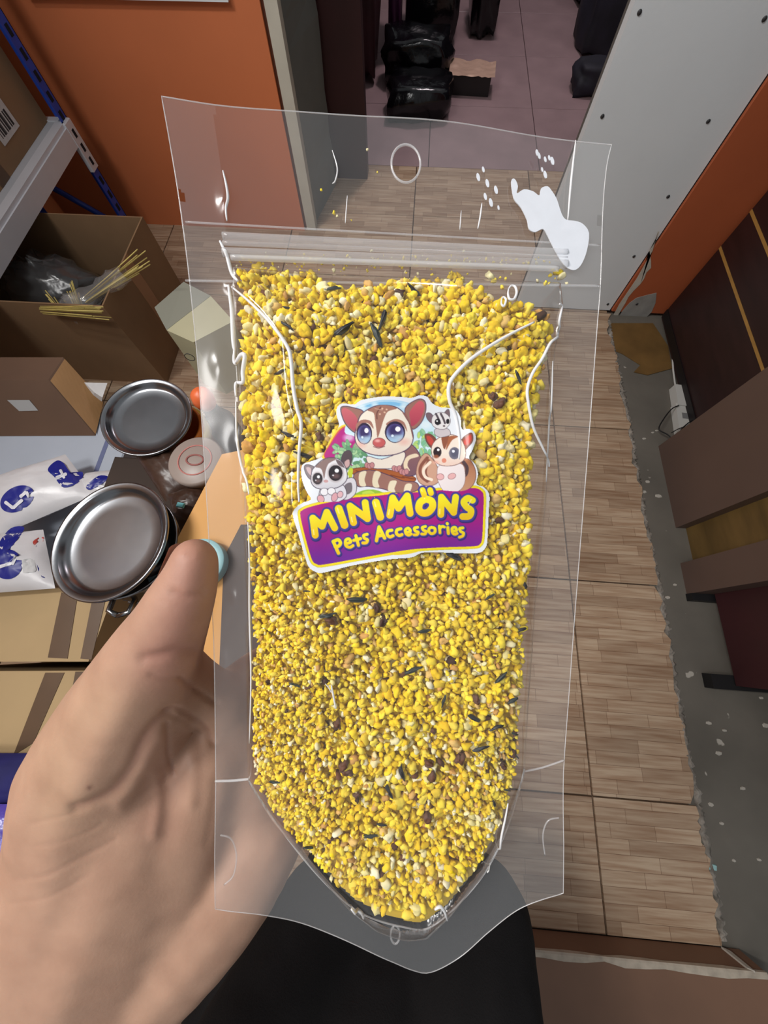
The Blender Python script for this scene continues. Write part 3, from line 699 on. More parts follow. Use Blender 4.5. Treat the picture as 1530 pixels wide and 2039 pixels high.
# power strip with its lead
ps = empty('power_strip', on_z(1350, 838, -.006), 'white power strip with a tangled black cord on the cement', 'power strip')
org = np.array(ps.location)
M_pw = mat('white_plastic', (196, 196, 192), 0.4); M_blk = mat('black_rubber_cord', (14, 14, 16), 0.5)
a, b = on_z(1346, 778, -.006), on_z(1362, 888, -.006)
ax_ = (b - a) / np.linalg.norm(b - a); sd = np.array([ax_[1], -ax_[0], 0]); L = np.linalg.norm(b - a)
def strip(s0, s1, w, z0, z1, name, m, parent):
    q = [a - org + ax_ * s0 + sd * w, a - org + ax_ * s1 + sd * w, a - org + ax_ * s1 - sd * w, a - org + ax_ * s0 - sd * w]
    return MB().hexa([p + np.array([0, 0, z0]) for p in q], [p * (1, 1, 1) + np.array([0, 0, z1]) for p in q]).build(name, m, parent)
strip(0, L * .38, .026, 0, .034, 'plug_adapter', M_pw, ps)
strip(L * .34, L * 1.05, .030, 0, .028, 'body', M_pw, ps)
for k in range(2): strip(L * (.5 + .25 * k), L * (.6 + .25 * k), .012, .0281, .0288, 'socket', mat('grey_socket', (120, 120, 120), 0.5), ps)
pts = [on_z(x, y, .03) - org for x, y in ((1352, 808), (1338, 815), (1322, 835), (1313, 855), (1330, 866), (1345, 880))]
MB().tube(poly_sub(pts, 5, False), .0022, 6).build('cord', M_blk, ps)
pts = [on_z(x, y, .034) - org for x, y in ((1350, 880), (1356, 858), (1372, 842), (1384, 836))]
MB().tube(poly_sub(pts, 5, False), .0022, 6).build('cord', M_blk, ps)
pts = [on_z(x, y, .03) - org for x, y in ((1338, 862), (1358, 852), (1386, 848))]
MB().tube(poly_sub(pts, 5, False), .0018, 6).build('cord', M_blk, ps)
pts = [on_z(x, y, .01) - org for x, y in ((1340, 706), (1341, 735), (1346, 774))]
MB().tube(poly_sub(pts, 5, False), .0035, 6).build('supply_lead', M_pw, ps)
# brownish paper left at the foot of the orange board
q = [on_z(x, y, -.005) for x, y in ((1215, 645), (1300, 645), (1330, 690), (1338, 735), (1290, 748), (1262, 742), (1275, 728), (1240, 706), (1226, 700))]
c = sum(q) / len(q)
o = MB().hexa([p - c for p in q], [p - c + np.array([0, 0, .003]) for p in q]).build('brown_paper', mat('brown_kraft_paper', (112, 84, 44), 0.6, var=0.25, vscale=9, bump=.5, bscale=20)); o.location = c
tag(o, 'torn brown paper lying at the foot of the orange board', 'paper')
# ================================================================ the room beyond the passage
YD = 2.45
bf = struct(MB().box((-1.5, YD, -0.05), (2.2, 6.2, -0.010)).build('floor_back_room', mat('dark_grout', (70, 56, 56), 0.9)))
tf = None
for i in range(-3, 4):
    for j in range(0, 6):
        x0 = 0.06 + i * PT; y0 = YD + j * PT
        if tf is None: tf = MB().box((.002, .002, -.01), (PT - .002, PT - .002, 0), .001).build('floor_tile', M_pink, bf); o = tf
        else: o = dupe(tf, parent=bf)
        o.location = (x0, y0, 0)
struct(MB().box((-1.5, 6.2, 0), (2.2, 6.3, 2.7)).build('wall_far', mat('dark_far_wall', (60, 44, 48), 0.8)))
struct(MB().box((-1.6, 1.9 * H, 0), (-1.5, 6.2, 2.7)).build('wall_far_left', mat('dark_far_wall_left', (56, 36, 40), 0.8)))
struct(MB().box((2.2, YR + .05, 0), (2.3, 6.2, 2.7)).build('wall_far_right', mat('dark_far_wall_right', (50, 40, 44), 0.8)))
# maroon board just inside the passage on the left
xm = on_z(672, 365)[0]
o = MB().box((xm - .9, 1.9 * H, 0), (on_y(780, 232, 1.98 * H)[0] - .12, 1.96 * H, 1.9), .004).build('maroon_board', M_maroon)
tag(o, 'dark maroon board standing just inside the passage on the left', 'board')
M_blkpl = mat('black_glossy_film', (12, 11, 15), 0.16, bump=1.0, bscale=28, var=0.3, vscale=10)
M_navyb = mat('navy_black_cloth', (22, 20, 34), 0.7, var=0.4, vscale=10, bump=.6, bscale=15)
def lump(name, label, cat, c, s, m, nseed, group=None, flat=0.35):
    r_ = np.random.default_rng(nseed); bm = bmesh.new(); bmesh.ops.create_cube(bm, size=2.0)
    bmesh.ops.subdivide_edges(bm, edges=bm.edges[:], cuts=7, use_grid_fill=True)
    V = np.array([v.co for v in bm.verts]); n = V / np.linalg.norm(V, axis=1, keepdims=True)
    V = V * (1 - flat) + n * flat * 1.25
    ph = r_.random((5, 3)) * 6; k = r_.normal(size=(5, 3)) * 3.2; d = sum(np.sin(V @ k[i] + ph[i, 0]) for i in range(5)) * .035
    V = (V * (1 + d[:, None])) * np.array(s); V[:, 2] = np.maximum(V[:, 2], -s[2])
    for v, p in zip(bm.verts, V): v.co = p
    me = bpy.data.meshes.new(name); bm.to_mesh(me); bm.free(); me.materials.append(m); me.polygons.foreach_set('use_smooth', [True] * len(me.polygons))
    o = link(bpy.data.objects.new(name, me)); o.location = (c[0], c[1], c[2] + s[2]); return tag(o, label, cat, group)
p = on_z(855, 235); lump('black_film_pack', 'black shiny film pack lying lowest at the passage, below the dark stack', 'packet', (p[0] - .06, p[1] + .06, 0), (.17, .13, .07), M_blkpl, 1, 'black packs beyond the passage')
p = on_z(850, 185); lump('black_film_pack', 'black shiny film pack directly behind the lowest black pack', 'packet', (p[0] - .07, p[1] + .12, 0), (.18, .11, .10), M_blkpl, 2, 'black packs beyond the passage')
p = on_z(870, 110); lump('black_sack', 'large black glossy sack standing beside the copper foil box', 'sack', (p[0] - .05, p[1] + .24, 0), (.16, .20, .26), M_blkpl, 3)
p = on_z(940, 90); lump('black_sack', 'rounded black sack behind the copper foil box', 'sack', (p[0] + .06, p[1] + .24, 0), (.085, .18, .20), M_blkpl, 4)
p = on_z(815, 120); lump('purple_sack', 'narrow dark purple sack left of the black sack', 'sack', (p[0] - .10, p[1] + .16, 0), (.035, .22, .42), mat('dark_purple_film', (72, 30, 66), 0.35, var=.3, vscale=8), 5)
p = on_z(735, 200); lump('maroon_sack', 'tall dark maroon sack behind the maroon board', 'sack', (p[0] - .12, p[1] + .34, 0), (.15, .20, .55), mat('maroon_woven_sack', (58, 22, 28), 0.6, var=.35, vscale=9), 6)
for k, (px, py, sx, sy, sz) in enumerate([(1165, 190, .13, .09, .06), (1190, 110, .19, .16, .14), (1185, 10, .22, .26, .22)]):
    p = on_z(px, py); lump('navy_cloth_pile', ['small navy black cloth heap at the passage foot, nearest the white board', 'middle navy black cloth heap beside the white board', 'largest navy black cloth heap far right beyond the passage'][k], 'cloth', (p[0] + .05, p[1] + sy * .6, 0), (sx, sy, sz), M_navyb, 10 + k, 'navy cloth heaps beyond the passage')
# copper foil box
cp = on_z(935, 192)
fb = empty('foil_box', (cp[0], cp[1] + .06, 0), 'small box wrapped in copper foil on the pink tiles beyond the passage', 'box', rotz=-.06)
M_cop = mat('copper_foil', (246, 204, 180), 0.28, metal=0.45, bump=.8, bscale=22)
MB().box((-.12, -.06, .0), (.115, .08, .085)).build('body', mat('black_box_side', (24, 18, 18), 0.5), fb)
mb = MB(); n = 14; v = []; f = []
for i in range(n + 1):
    for j in range(n + 1):
        v.append((-.135 + .27 * i / n, -.075 + .17 * j / n, .088 + .012 * (math.sin(i * .9) * .5 + .5) * (j / n) + .0015 * rng.standard_normal()))
for i in range(n):
    for j in range(n): a = i * (n + 1) + j; f.append((a, a + n + 1, a + n + 2, a + 1))
mb.add(v, f, True); mb.build('foil_top', M_cop, fb)
# ================================================================ the pouch of crumble
WB = 0.135
def pose(c):
    A = np.stack([s * np.array([(x - CX) / F, -(y - CY) / F, -1.0]) for (x, y), s in zip(c, (1, -1, 1, -1))], 1)
    z = np.linalg.svd(A)[2][-1]; z = z / z[0]
    P = [AX @ (np.array([(x - CX) / F, -(y - CY) / F, -1.0]) * k) for (x, y), k in zip(c, z)]
    s = WB / np.linalg.norm(P[1] - P[0]); return [CAM + p * s for p in P]
PC = pose([(325, 198), (1222, 285), (1118, 1770), (432, 1800)])
BO = sum(PC) / 4
EU = PC[1] - PC[0]; EU /= np.linalg.norm(EU)
EW = np.cross(EU, PC[0] - PC[3]); EW /= np.linalg.norm(EW)
EV = np.cross(EW, EU)
BM = Matrix([[EU[i], EV[i], EW[i], BO[i]] for i in range(3)] + [[0, 0, 0, 1]])
BR = np.stack([EU, EV, EW])                      # world -> pouch
def uv_plane(px, py, w=0.0):
    r = ray(px, py); t = ((BO + EW * w - CAM) @ EW) / (r @ EW); q = BR @ (CAM + r * t - BO); return q[:2]
def UV(pts): return np.array([uv_plane(x, y) for x, y in pts])

top_px = [(325, 198), (425, 208), (585, 215), (750, 235), (900, 250), (1040, 265), (1145, 275), (1222, 284)]
right_px = [(1222, 284), (1212, 330), (1204, 420), (1197, 560), (1189, 660), (1171, 900), (1151, 1150), (1136, 1350), (1121, 1570), (1118, 1770)]
bot_px = [(432, 1800), (500, 1815), (560, 1835), (640, 1862), (720, 1883), (780, 1905), (820, 1925), (852, 1937), (890, 1930), (930, 1908), (975, 1865), (1030, 1812), (1075, 1785), (1118, 1770)]
left_px = [(325, 198), (343, 300), (357, 390), (371, 500), (384, 620), (396, 750), (411, 980), (420, 1150), (427, 1320), (430, 1550), (432, 1800)]
pocket_px = [(466, 534), (600, 548), (800, 556), (1000, 562), (1112, 566), (1118, 620), (1102, 700), (1092, 850), (1084, 1000), (1064, 1200), (1050, 1400), (1043, 1530), (1012, 1640), (965, 1735), (905, 1805), (850, 1846), (800, 1842), (740, 1825), (690, 1795), (620, 1725), (545, 1628), (497, 1552), (495, 1350), (494, 1150), (487, 950), (476, 750), (467, 640)]
fill_px = [(470, 532), (540, 532), (620, 542), (640, 562), (700, 566), (760, 562), (800, 552), (840, 552), (870, 560), (900, 545), (928, 545), (945, 575), (990, 590), (1040, 606), (1090, 622), (1102, 640), (1094, 700), (1078, 760), (1062, 840), (1054, 930), (1058, 1010), (1062, 1060), (1050, 1180), (1044, 1300), (1036, 1450), (1030, 1530), (1004, 1630), (962, 1716), (905, 1785), (868, 1815), (828, 1838), (790, 1822), (735, 1812), (690, 1785), (640, 1730), (590, 1675), (542, 1616), (506, 1560), (502, 1450), (506, 1300), (502, 1150), (492, 1000), (484, 850), (486, 700), (480, 600)]
pocket = UV(pocket_px); fill_uv = UV(fill_px)
HB_F, HB_B, RB = 0.0115, 0.014, 0.026
creases_px = [
    ([(462, 572), (500, 604), (540, 645), (572, 690), (580, 720), (584, 770), (592, 815), (600, 845), (596, 900), (594, 960), (596, 1000)], .0010, .0016),
    ([(1064, 642), (1020, 664), (975, 690), (935, 718), (904, 750), (894, 772), (896, 800), (908, 830), (916, 880), (914, 915)], .0009, .0015)]
creases = [(UV(poly_sub(p, 4, False)), h, w) for p, h, w in creases_px]
dents = [((458, 1322), .0015, .0032), ((474, 1196), .0010, .0022), ((476, 880), .0010, .0026), ((440, 735), .0010, .003), ((672, 330), .0008, .003), ((905, 300), .0006, .004), ((452, 395), .0012, .0026)]
def lumps(u, v):
    return (0.00055 * np.sin(u * 95 + 1.0) * np.sin(v * 71) + 0.0004 * np.sin(u * 160 - v * 120 + 2) + 0.0003 * np.sin(v * 230 + u * 60))
def wf_base(u, v):
    d = segdist(pocket, u, v); ins = inside(pocket, u, v)
    k = np.clip(d / RB, 0, 1); w = HB_F * np.sqrt(np.clip(1 - (1 - k) ** 2, 0, 1)) + lumps(u, v) * np.clip(d / .012, 0, 1)
    return np.where(ins, w, 0.0)
def wf(u, v):
    w = wf_base(u, v)
    for p, h, s in creases:
        d = segdist(p, u, v, False); w = w + h * np.exp(-(d / s) ** 2)
    for (x, y), a_, s in dents:
        c = uv_plane(x, y); w = w + a_ * np.exp(-(((u - c[0]) / s) ** 2 + ((v - c[1]) / (1.7 * s)) ** 2))
    return w
def wb(u, v):
    d = segdist(pocket, u, v); ins = inside(pocket, u, v)
    k = np.clip(d / RB, 0, 1); return np.where(ins, -HB_B * np.sqrt(np.clip(1 - (1 - k) ** 2, 0, 1)), -0.00012)
def on_front(px, py, off=0.0, it=5):
    """pixels -> pouch coordinates on the bulging front face"""
    px = np.atleast_1d(np.asarray(px, float)); py = np.atleast_1d(np.asarray(py, float))
    r = np.stack([(px - CX) / F, -(py - CY) / F, -np.ones_like(px)], 1) @ AX.T
    w = np.zeros_like(px)
    for _ in range(it):
        t = ((BO - CAM) @ EW + w) / (r @ EW); q = (CAM + r * t[:, None] - BO) @ BR.T
        w = wf_base(q[:, 0], q[:, 1]) + off
    return np.stack([q[:, 0], q[:, 1], w], 1)

pouch = bpy.data.objects.new('clear_pouch', None); COL.objects.link(pouch); pouch.matrix_world = BM; pouch.empty_display_size = .02
tag(pouch, 'clear plastic stand-up zip pouch full of yellow crumble, held up in the hand', 'pouch')

M_film = film_mat('clear_pouch_film', haze=0.018, rough=0.10, bump=0.06, bscale=45)
M_seal = film_mat('fused_seal_film', haze=0.034, rough=0.18, bump=0.08, bscale=60)
M_edge = film_mat('cut_film_edge', haze=0.32, rough=0.2)
M_crease_glint = film_mat('crease_glint_film', haze=0.8, rough=0.22)  # milky white put in for the highlights on the folds
M_zip = film_mat('zip_profile_plastic', haze=0.20, rough=0.12)

def resample(P, n):
    P = np.asarray(P); s = np.r_[0, np.cumsum(np.linalg.norm(np.diff(P, axis=0), axis=1))]; s /= s[-1]; t = np.linspace(0, 1, n)
    return np.stack([np.interp(t, s, P[:, 0]), np.interp(t, s, P[:, 1])], 1)
def sheet(NU, NV):
    T = resample(poly_sub(UV(top_px), 6, False), NU + 1); B = resample(poly_sub(UV(bot_px), 6, False), NU + 1)
    Lf = resample(poly_sub(UV(left_px), 6, False), NV + 1); Rt = resample(poly_sub(UV(right_px), 6, False), NV + 1)
    s = np.linspace(0, 1, NU + 1)[None, :, None]; t = np.linspace(0, 1, NV + 1)[:, None, None]
    return (1 - t) * T[None] + t * B[None] + (1 - s) * Lf[:, None] + s * Rt[:, None] - ((1 - s) * (1 - t) * T[0] + s * (1 - t) * T[-1] + (1 - s) * t * B[0] + s * t * B[-1])
NU, NV = 150, 330
G = sheet(NU, NV)
hole_c = uv_plane(808, 331); HR = np.array([0.5 * np.linalg.norm(uv_plane(780, 331) - uv_plane(837, 331)), 0.5 * np.linalg.norm(uv_plane(808, 293) - uv_plane(808, 368))])
def film(name, wfun, m):
    g = G.copy().reshape(-1, 2)
    d = g - hole_c; rr = np.linalg.norm(d / HR, axis=1); near = np.abs(rr - 1) < 0.13
    g[near] = hole_c + d[near] / rr[near][:, None]
    w = wfun(g[:, 0], g[:, 1]); u, v = g[:, 0], g[:, 1]
    flut = 0.0011 * np.sin(u * 70 + v * 8) * np.clip((v - pocket[0][1]) / .03, 0, 1)       # the header ripples a little
    low = np.clip((pocket[21][1] - v) / .03, 0, 1) * 0.0016 * np.sin(u * 95 + 1.2)              # and so does the skirt
    w = w + flut + low
    idx = np.arange((NU + 1) * (NV + 1)).reshape(NV + 1, NU + 1)
    q = np.stack([idx[:-1, :-1], idx[1:, :-1], idx[1:, 1:], idx[:-1, 1:]], -1).reshape(-1, 4)
    c = g[q].mean(1); keep = np.linalg.norm((c - hole_c) / HR, axis=1) > 1.0
    for npx in ((360, 394), (1200, 437)):
        keep &= np.linalg.norm(c - uv_plane(*npx), axis=1) > 0.0016
    q = q[keep]; c = c[keep]
    me = bpy.data.meshes.new(name); me.from_pydata(np.c_[g, w].tolist(), [], q.tolist())
    me.materials.append(m); me.materials.append(M_seal)
    pk = inside(pocket, c[:, 0], c[:, 1]); Tp = (c[:, 1] > uv_plane(700, 500)[1])
    sealL = inside(UV([(325, 198), (425, 208), (440, 330), (448, 440), (458, 540), (466, 640), (476, 750), (487, 950), (494, 1150), (495, 1350), (497, 1552), (545, 1628), (620, 1725), (690, 1795), (740, 1825), (800, 1842), (850, 1846), (905, 1805), (965, 1735), (1012, 1640), (1043, 1530), (1050, 1400), (1064, 1200), (1084, 1000), (1100, 700), (1116, 600), (1130, 440), (1145, 275), (1400, 200), (1400, 2200), (200, 2200), (200, 100)]), c[:, 0], c[:, 1])
    me.polygons.foreach_set('material_index', (sealL & ~pk).astype(int)); me.polygons.foreach_set('use_smooth', [True] * len(q)); me.update()
    return link(bpy.data.objects.new(name, me), pouch)
film('front_film', wf, M_film)
film('back_film', wb, M_film)
# cut edge all round, rim of the hang hole
def skirt(u, v):
    return 0.0011 * np.sin(u * 70 + v * 8) * np.clip((v - pocket[0][1]) / .03, 0, 1) + np.clip((pocket[21][1] - v) / .03, 0, 1) * 0.0016 * np.sin(u * 95 + 1.2)
ring = np.concatenate([G[0, :], G[1:, -1], G[-1, -2::-1], G[-2:0:-1, 0]]); ring = ring[::2]
MB().tube([(p[0], p[1], float(skirt(p[0], p[1]))) for p in ring], .00017, 5, closed=True).build('cut_edge', M_edge, pouch)
MB().tube([(hole_c[0] + HR[0] * math.cos(a), hole_c[1] + HR[1] * math.sin(a), float(skirt(hole_c[0], hole_c[1]))) for a in np.linspace(0, 6.2832, 49)[:-1]], .00036, 6, closed=True).build('hang_hole_rim', M_edge, pouch)
# zip: pressed ridges across the pouch
zp = empty('zipper'); zp.parent = pouch
def across(y0, y1, r, name, m, n=60, x0=.0, x1=1.0):
    pts = []
    for t_ in np.linspace(x0, x1, n):
        px = 372 + (1192 - 372) * t_; py = y0 + (y1 - y0) * t_; q = uv_plane(px, py); pts.append((q[0], q[1], .0008))
    return MB().tube(pts, r, 8).build(name, m, zp)
across(446, 492, .00028, 'zip_ridge', M_zip)
across(470, 510, .0011, 'zip_ridge', M_zip, x0=.09, x1=.92)
across(484, 520, .0007, 'zip_ridge', M_zip, x0=.09, x1=.92)
across(503, 532, .0013, 'zip_ridge', M_zip, x0=.09, x1=.92)
across(513, 541, .0009, 'zip_ridge', M_edge, x0=.11, x1=.9)
across(562, 572, .00035, 'zip_ridge', M_zip)
# seal end lines at the two lower corners, gusset line, corner press marks
gs = empty('gusset'); gs.parent = pouch
def line(pts, r, name, m, par, off=.0006, front=False):
    P = poly_sub(pts, 5, False)
    if front: Q = on_front(P[:, 0], P[:, 1], off)
    else: Q = np.array([(*uv_plane(x, y), off) for x, y in P])
    return MB().tube(Q, r, 7).build(name, m, par)
line([(430, 1553), (465, 1552), (496, 1549)], .00045, 'seal_line', M_edge, gs)
line([(1043, 1534), (1080, 1526), (1121, 1512)], .00035, 'seal_line', M_zip, gs)
line([(497, 1552), (545, 1628), (620, 1725), (690, 1795), (740, 1825), (800, 1842), (850, 1846), (905, 1805), (965, 1735), (1012, 1640), (1043, 1530)], .0003, 'gusset_line', M_edge, gs)
line([(440, 1660), (462, 1668), (472, 1700), (466, 1740), (448, 1758)], .0003, 'press_mark', M_zip, gs)
line([(1112, 1626), (1090, 1632), (1080, 1660), (1084, 1700)], .0003, 'press_mark', M_zip, gs)
MB().tube([(*(uv_plane(787 + 9 * math.cos(a), 1858 + 18 * math.sin(a))), .0006) for a in np.linspace(0, 6.283, 17)[:-1]], .0004, 6, closed=True).build('press_mark', M_zip, gs)
# creases in the front film: white tubes paint the light reflected along the folds
def crease_glint(pts, r):
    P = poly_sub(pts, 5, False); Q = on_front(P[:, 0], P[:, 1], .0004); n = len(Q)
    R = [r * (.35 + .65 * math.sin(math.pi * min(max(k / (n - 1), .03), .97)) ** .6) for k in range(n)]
    return MB().tube(Q, R, 8).build('crease_glint', M_crease_glint, pouch)
for p, h, w in creases_px: crease_glint(p, .00062)
crease_glint([(455, 568), (462, 620), (465, 680), (468, 700)], .0007)
crease_glint([(468, 690), (466, 716), (470, 724), (480, 708), (488, 710), (484, 740), (484, 762), (470, 764), (470, 790)], .0007)
crease_glint([(470, 800), (471, 860), (474, 890), (482, 930), (492, 960), (496, 985)], .00045)
crease_glint([(494, 1040), (497, 1120), (497, 1220), (500, 1350), (497, 1480)], .00032)
crease_glint([(1114, 606), (1118, 614), (1113, 640), (1110, 670), (1096, 684), (1080, 715), (1062, 742), (1051, 772), (1052, 800), (1062, 850), (1080, 890), (1092, 916), (1094, 930)], .00050)
crease_glint([(1013, 576), (1018, 570), (1026, 572), (1029, 584), (1024, 596), (1015, 596), (1012, 586), (1013, 576)], .00042)  # white loop painted as the reflection of a round lamp
crease_glint([(999, 596), (1003, 592), (1008, 598), (1004, 610), (999, 606), (999, 596)], .00036)
crease_glint([(660, 1365), (664, 1385), (669, 1412)], .00036)
crease_glint([(648, 1362), (655, 1370), (660, 1380)], .00022)
crease_glint([(444, 340), (451, 370), (454, 395), (450, 415), (452, 440)], .0004)
crease_glint([(438, 480), (452, 510), (462, 545), (474, 560)], .0006)
crease_glint([(1147, 280), (1140, 340), (1136, 380), (1131, 440)], .00036)
crease_glint([(662, 300), (672, 335), (668, 360), (662, 366)], .00022)
crease_glint([(692, 390), (690, 415), (688, 445)], .00018); crease_glint([(960, 405), (957, 430), (952, 456)], .00028); crease_glint([(919, 420), (916, 458)], .0002)
crease_glint([(1012, 1600), (1004, 1640), (990, 1690), (968, 1730)], .0004)
crease_glint([(700, 1802), (720, 1818), (724, 1830)], .0006); crease_glint([(866, 1812), (878, 1806), (890, 1822)], .0006)
crease_glint([(1100, 720), (1096, 800), (1092, 880), (1088, 960)], .0003)
# torn paper left on the front near the top right
tp_px = [(1015, 368), (1022, 364), (1028, 378), (1026, 392), (1040, 384), (1058, 388), (1070, 396), (1074, 382), (1086, 378), (1094, 386), (1104, 402), (1110, 420), (1116, 436), (1124, 444), (1140, 446), (1156, 452), (1168, 470), (1164, 504), (1154, 530), (1142, 542), (1128, 540), (1114, 526), (1098, 498), (1084, 470), (1076, 462), (1062, 468), (1050, 462), (1046, 444), (1034, 420), (1020, 402)]
def scrap(px, th, m, name, par, n=1):
    P = poly_sub(px, 3); c0 = P.mean(0); b = [(*uv_plane(x, y), .0014) for x, y in P]
    return MB().hexa([(p[0], p[1], p[2] - th) for p in b], b).build(name, m, par)
M_scr = mat('white_torn_paper', (222, 226, 234), 0.75, var=0.03, vscale=200)
scrap(tp_px, .0003, M_scr, 'torn_paper_scrap', pouch)['label'] = 'white torn sticker remnant'
for k in range(14):
    x, y = [(960, 345), (968, 372), (964, 398), (975, 410), (985, 385), (1070, 318), (1082, 325), (1090, 322), (1076, 345), (1082, 355), (950, 360), (990, 420), (1066, 312), (1096, 328)][k]
    s = 3 + 3 * rng.random(); q = [(x + s * .6 * math.cos(a) + s * .3 * math.sin(a), y + s * 1.5 * math.sin(a)) for a in np.linspace(0, 6.283, 7)[:-1]]
    scrap(q, .0002, M_scr, 'paper_fleck', pouch)

# ---------------------------------------------------------------- crumble inside
def ico(sub):
    bm = bmesh.new(); bmesh.ops.create_icosphere(bm, subdivisions=sub, radius=1.0)
    v = np.array([q.co for q in bm.verts]); f = np.array([[q.index for q in p.verts] for p in bm.faces]); bm.free(); return v, f
IV, IF = ico(2); IV2, IF2 = ico(3)
def blob(V, r_, amp=.30):
    d = np.zeros(len(V))
    for _ in range(5):
        k = r_.normal(size=3) * 2.2; d += np.sin(V @ k + r_.random() * 6.28)
    d2 = np.zeros(len(V))
    for _ in range(4):
        k = r_.normal(size=3) * 4.5; d2 += np.sin(V @ k + r_.random() * 6.28)
    s = np.array([1.1, .62 + .38 * r_.random(), .55 + .4 * r_.random()])
    return V * (1 + amp * .45 * d + amp * .26 * d2)[:, None] * s
r_b = np.random.default_rng(3)
BL = [blob(IV, r_b) for _ in range(24)]; BL2 = [blob(IV2, r_b, .30) for _ in range(24)]
def rotm(r_, n):
    q = r_.normal(size=(n, 4)); q /= np.linalg.norm(q, axis=1, keepdims=True); a, b, c, d = q.T
    return np.stack([np.stack([1 - 2 * (c * c + d * d), 2 * (b * c - a * d), 2 * (b * d + a * c)], -1), np.stack([2 * (b * c + a * d), 1 - 2 * (b * b + d * d), 2 * (c * d - a * b)], -1), np.stack([2 * (b * d - a * c), 2 * (c * d + a * b), 1 - 2 * (b * b + c * c)], -1)], 1)
YEL = [(246, 214, 44), (240, 206, 36), (248, 222, 66), (236, 196, 34), (242, 218, 80), (232, 200, 58)]
PAL = [(240, 230, 182), (236, 222, 168), (244, 236, 204), (234, 220, 150)]
TAN = [(216, 172, 100), (206, 156, 86), (224, 186, 110)]
BRN = [(92, 58, 36), (110, 70, 44), (70, 46, 32)]
YEL, PAL, TAN, BRN = [[lin(c) for c in L] for L in (YEL, PAL, TAN, BRN)]
def crumb_colour(r_):
    t = r_.random()
    L = YEL if t < .79 else PAL if t < .935 else TAN if t < .99 else BRN
    return L[r_.integers(len(L))] * (0.88 + .24 * r_.random())
# positions on a jittered grid over the fill, in pixels, so the grain density follows the pouch
def fine(x, y):
    """grain gets finer towards the lower left"""
    return 1.0 - 0.40 * np.clip((y - 1000) / 350, 0, 1) * np.clip((760 - x) / 200, 0, 1) - 0.36 * np.clip((x - 880) / 120, 0, 1) * np.clip((y - 1380) / 150, 0, 1)
cand = []
r_c = np.random.default_rng(11)
SP = 14.5
for layer, back in ((0, 0.0), (1, .0014), (2, .0030)):
    for gy in np.arange(515, 1850, SP * .86):
        for gx in np.arange(465, 1115, SP):
            x = gx + r_c.uniform(-.55, .55) * SP; y = gy + r_c.uniform(-.55, .55) * SP
            fn = float(fine(x, y)); k = 1 if fn > .8 else (2 if r_c.random() < .7 else 3)
            for _ in range(k):
                if k > 1: x2, y2 = x + r_c.uniform(-7, 7), y + r_c.uniform(-7, 7)
                else: x2, y2 = x, y
                rp_ = (5.0 + 6.4 * r_c.random() ** 1.9) * fn * (1.15 if y < 1000 else 1.0)
                if layer == 2: rp_ *= 1.2
                cand.append((x2, y2, rp_, back))
cand = np.array(cand); cand = cand[inside(np.array(fill_px, float), cand[:, 0], cand[:, 1])]
# stray dust along the zip and in the header
for _ in range(150): cand = np.r_[cand, [[r_c.uniform(470, 1110), 508 + 0.03 * 600 + r_c.normal() * 12, 1.2 + 2 * r_c.random(), -.9]]]
for x, y, s in ((975, 551, 9), (985, 560, 6), (1112, 545, 8), (1118, 552, 7), (1085, 566, 4), (1000, 573, 4), (1128, 566, 3), (1062, 773, 8), (1093, 566, 3), (732, 300, 2.4), (752, 345, 2.4), (665, 425, 3), (672, 432, 3.4), (640, 380, 2), (700, 440, 2.2), (1070, 560, 3)): cand = np.r_[cand, [[x, y, s, -.9]]]
Q = on_front(cand[:, 0], cand[:, 1], -.0010)
dep = np.full(len(cand), .125)
pw_ = (Q[:, 0:1] * EU + Q[:, 1:2] * EV + Q[:, 2:3] * EW) + BO
dep = (CAM - pw_) @ AX[:, :] @ np.array([0, 0, 1.0]) if False else -((pw_ - CAM) @ AX)[:, 2]
rad = cand[:, 2] * dep / F
stray = cand[:, 3] < -.5
wc = Q[:, 2] - rad * .75 - np.where(stray, 0, cand[:, 3]); wc = np.where(stray, Q[:, 2] + .0002, wc)
dpk = segdist(pocket, Q[:, 0], Q[:, 1])
POS = np.c_[Q[:, :2], wc]
isback = (cand[:, 3] > .0001)
# keep clear of the sticker edge artefacts: nothing to do, the sticker lies outside the film
order = np.argsort(-(cand[:, 2] - 100 * (isback | stray)))
single = order[:300]; rest = np.setdiff1d(np.arange(len(cand)), single)
M_crumb = vcol_mat('pet_food_crumble', 0.75, 0.25)
cols = np.array([crumb_colour(r_c) for _ in range(len(cand))]); cols[stray] = [YEL[2] if k % 3 else PAL[0] for k in range(stray.sum())]
# one object for the uncountable rest, with the solid mass behind it
R_ = rotm(r_c, len(rest)); pick = r_c.integers(len(BL), size=len(rest))
VV = np.einsum('nij,nkj->nki', R_, np.array(BL)[pick]) * rad[rest][:, None, None] + POS[rest][:, None, :]
nv = len(IV); FF = (IF[None] + (np.arange(len(rest)) * nv)[:, None, None]).reshape(-1, 3)
VC = np.repeat(cols[rest], nv, 0); VV = VV.reshape(-1, 3)
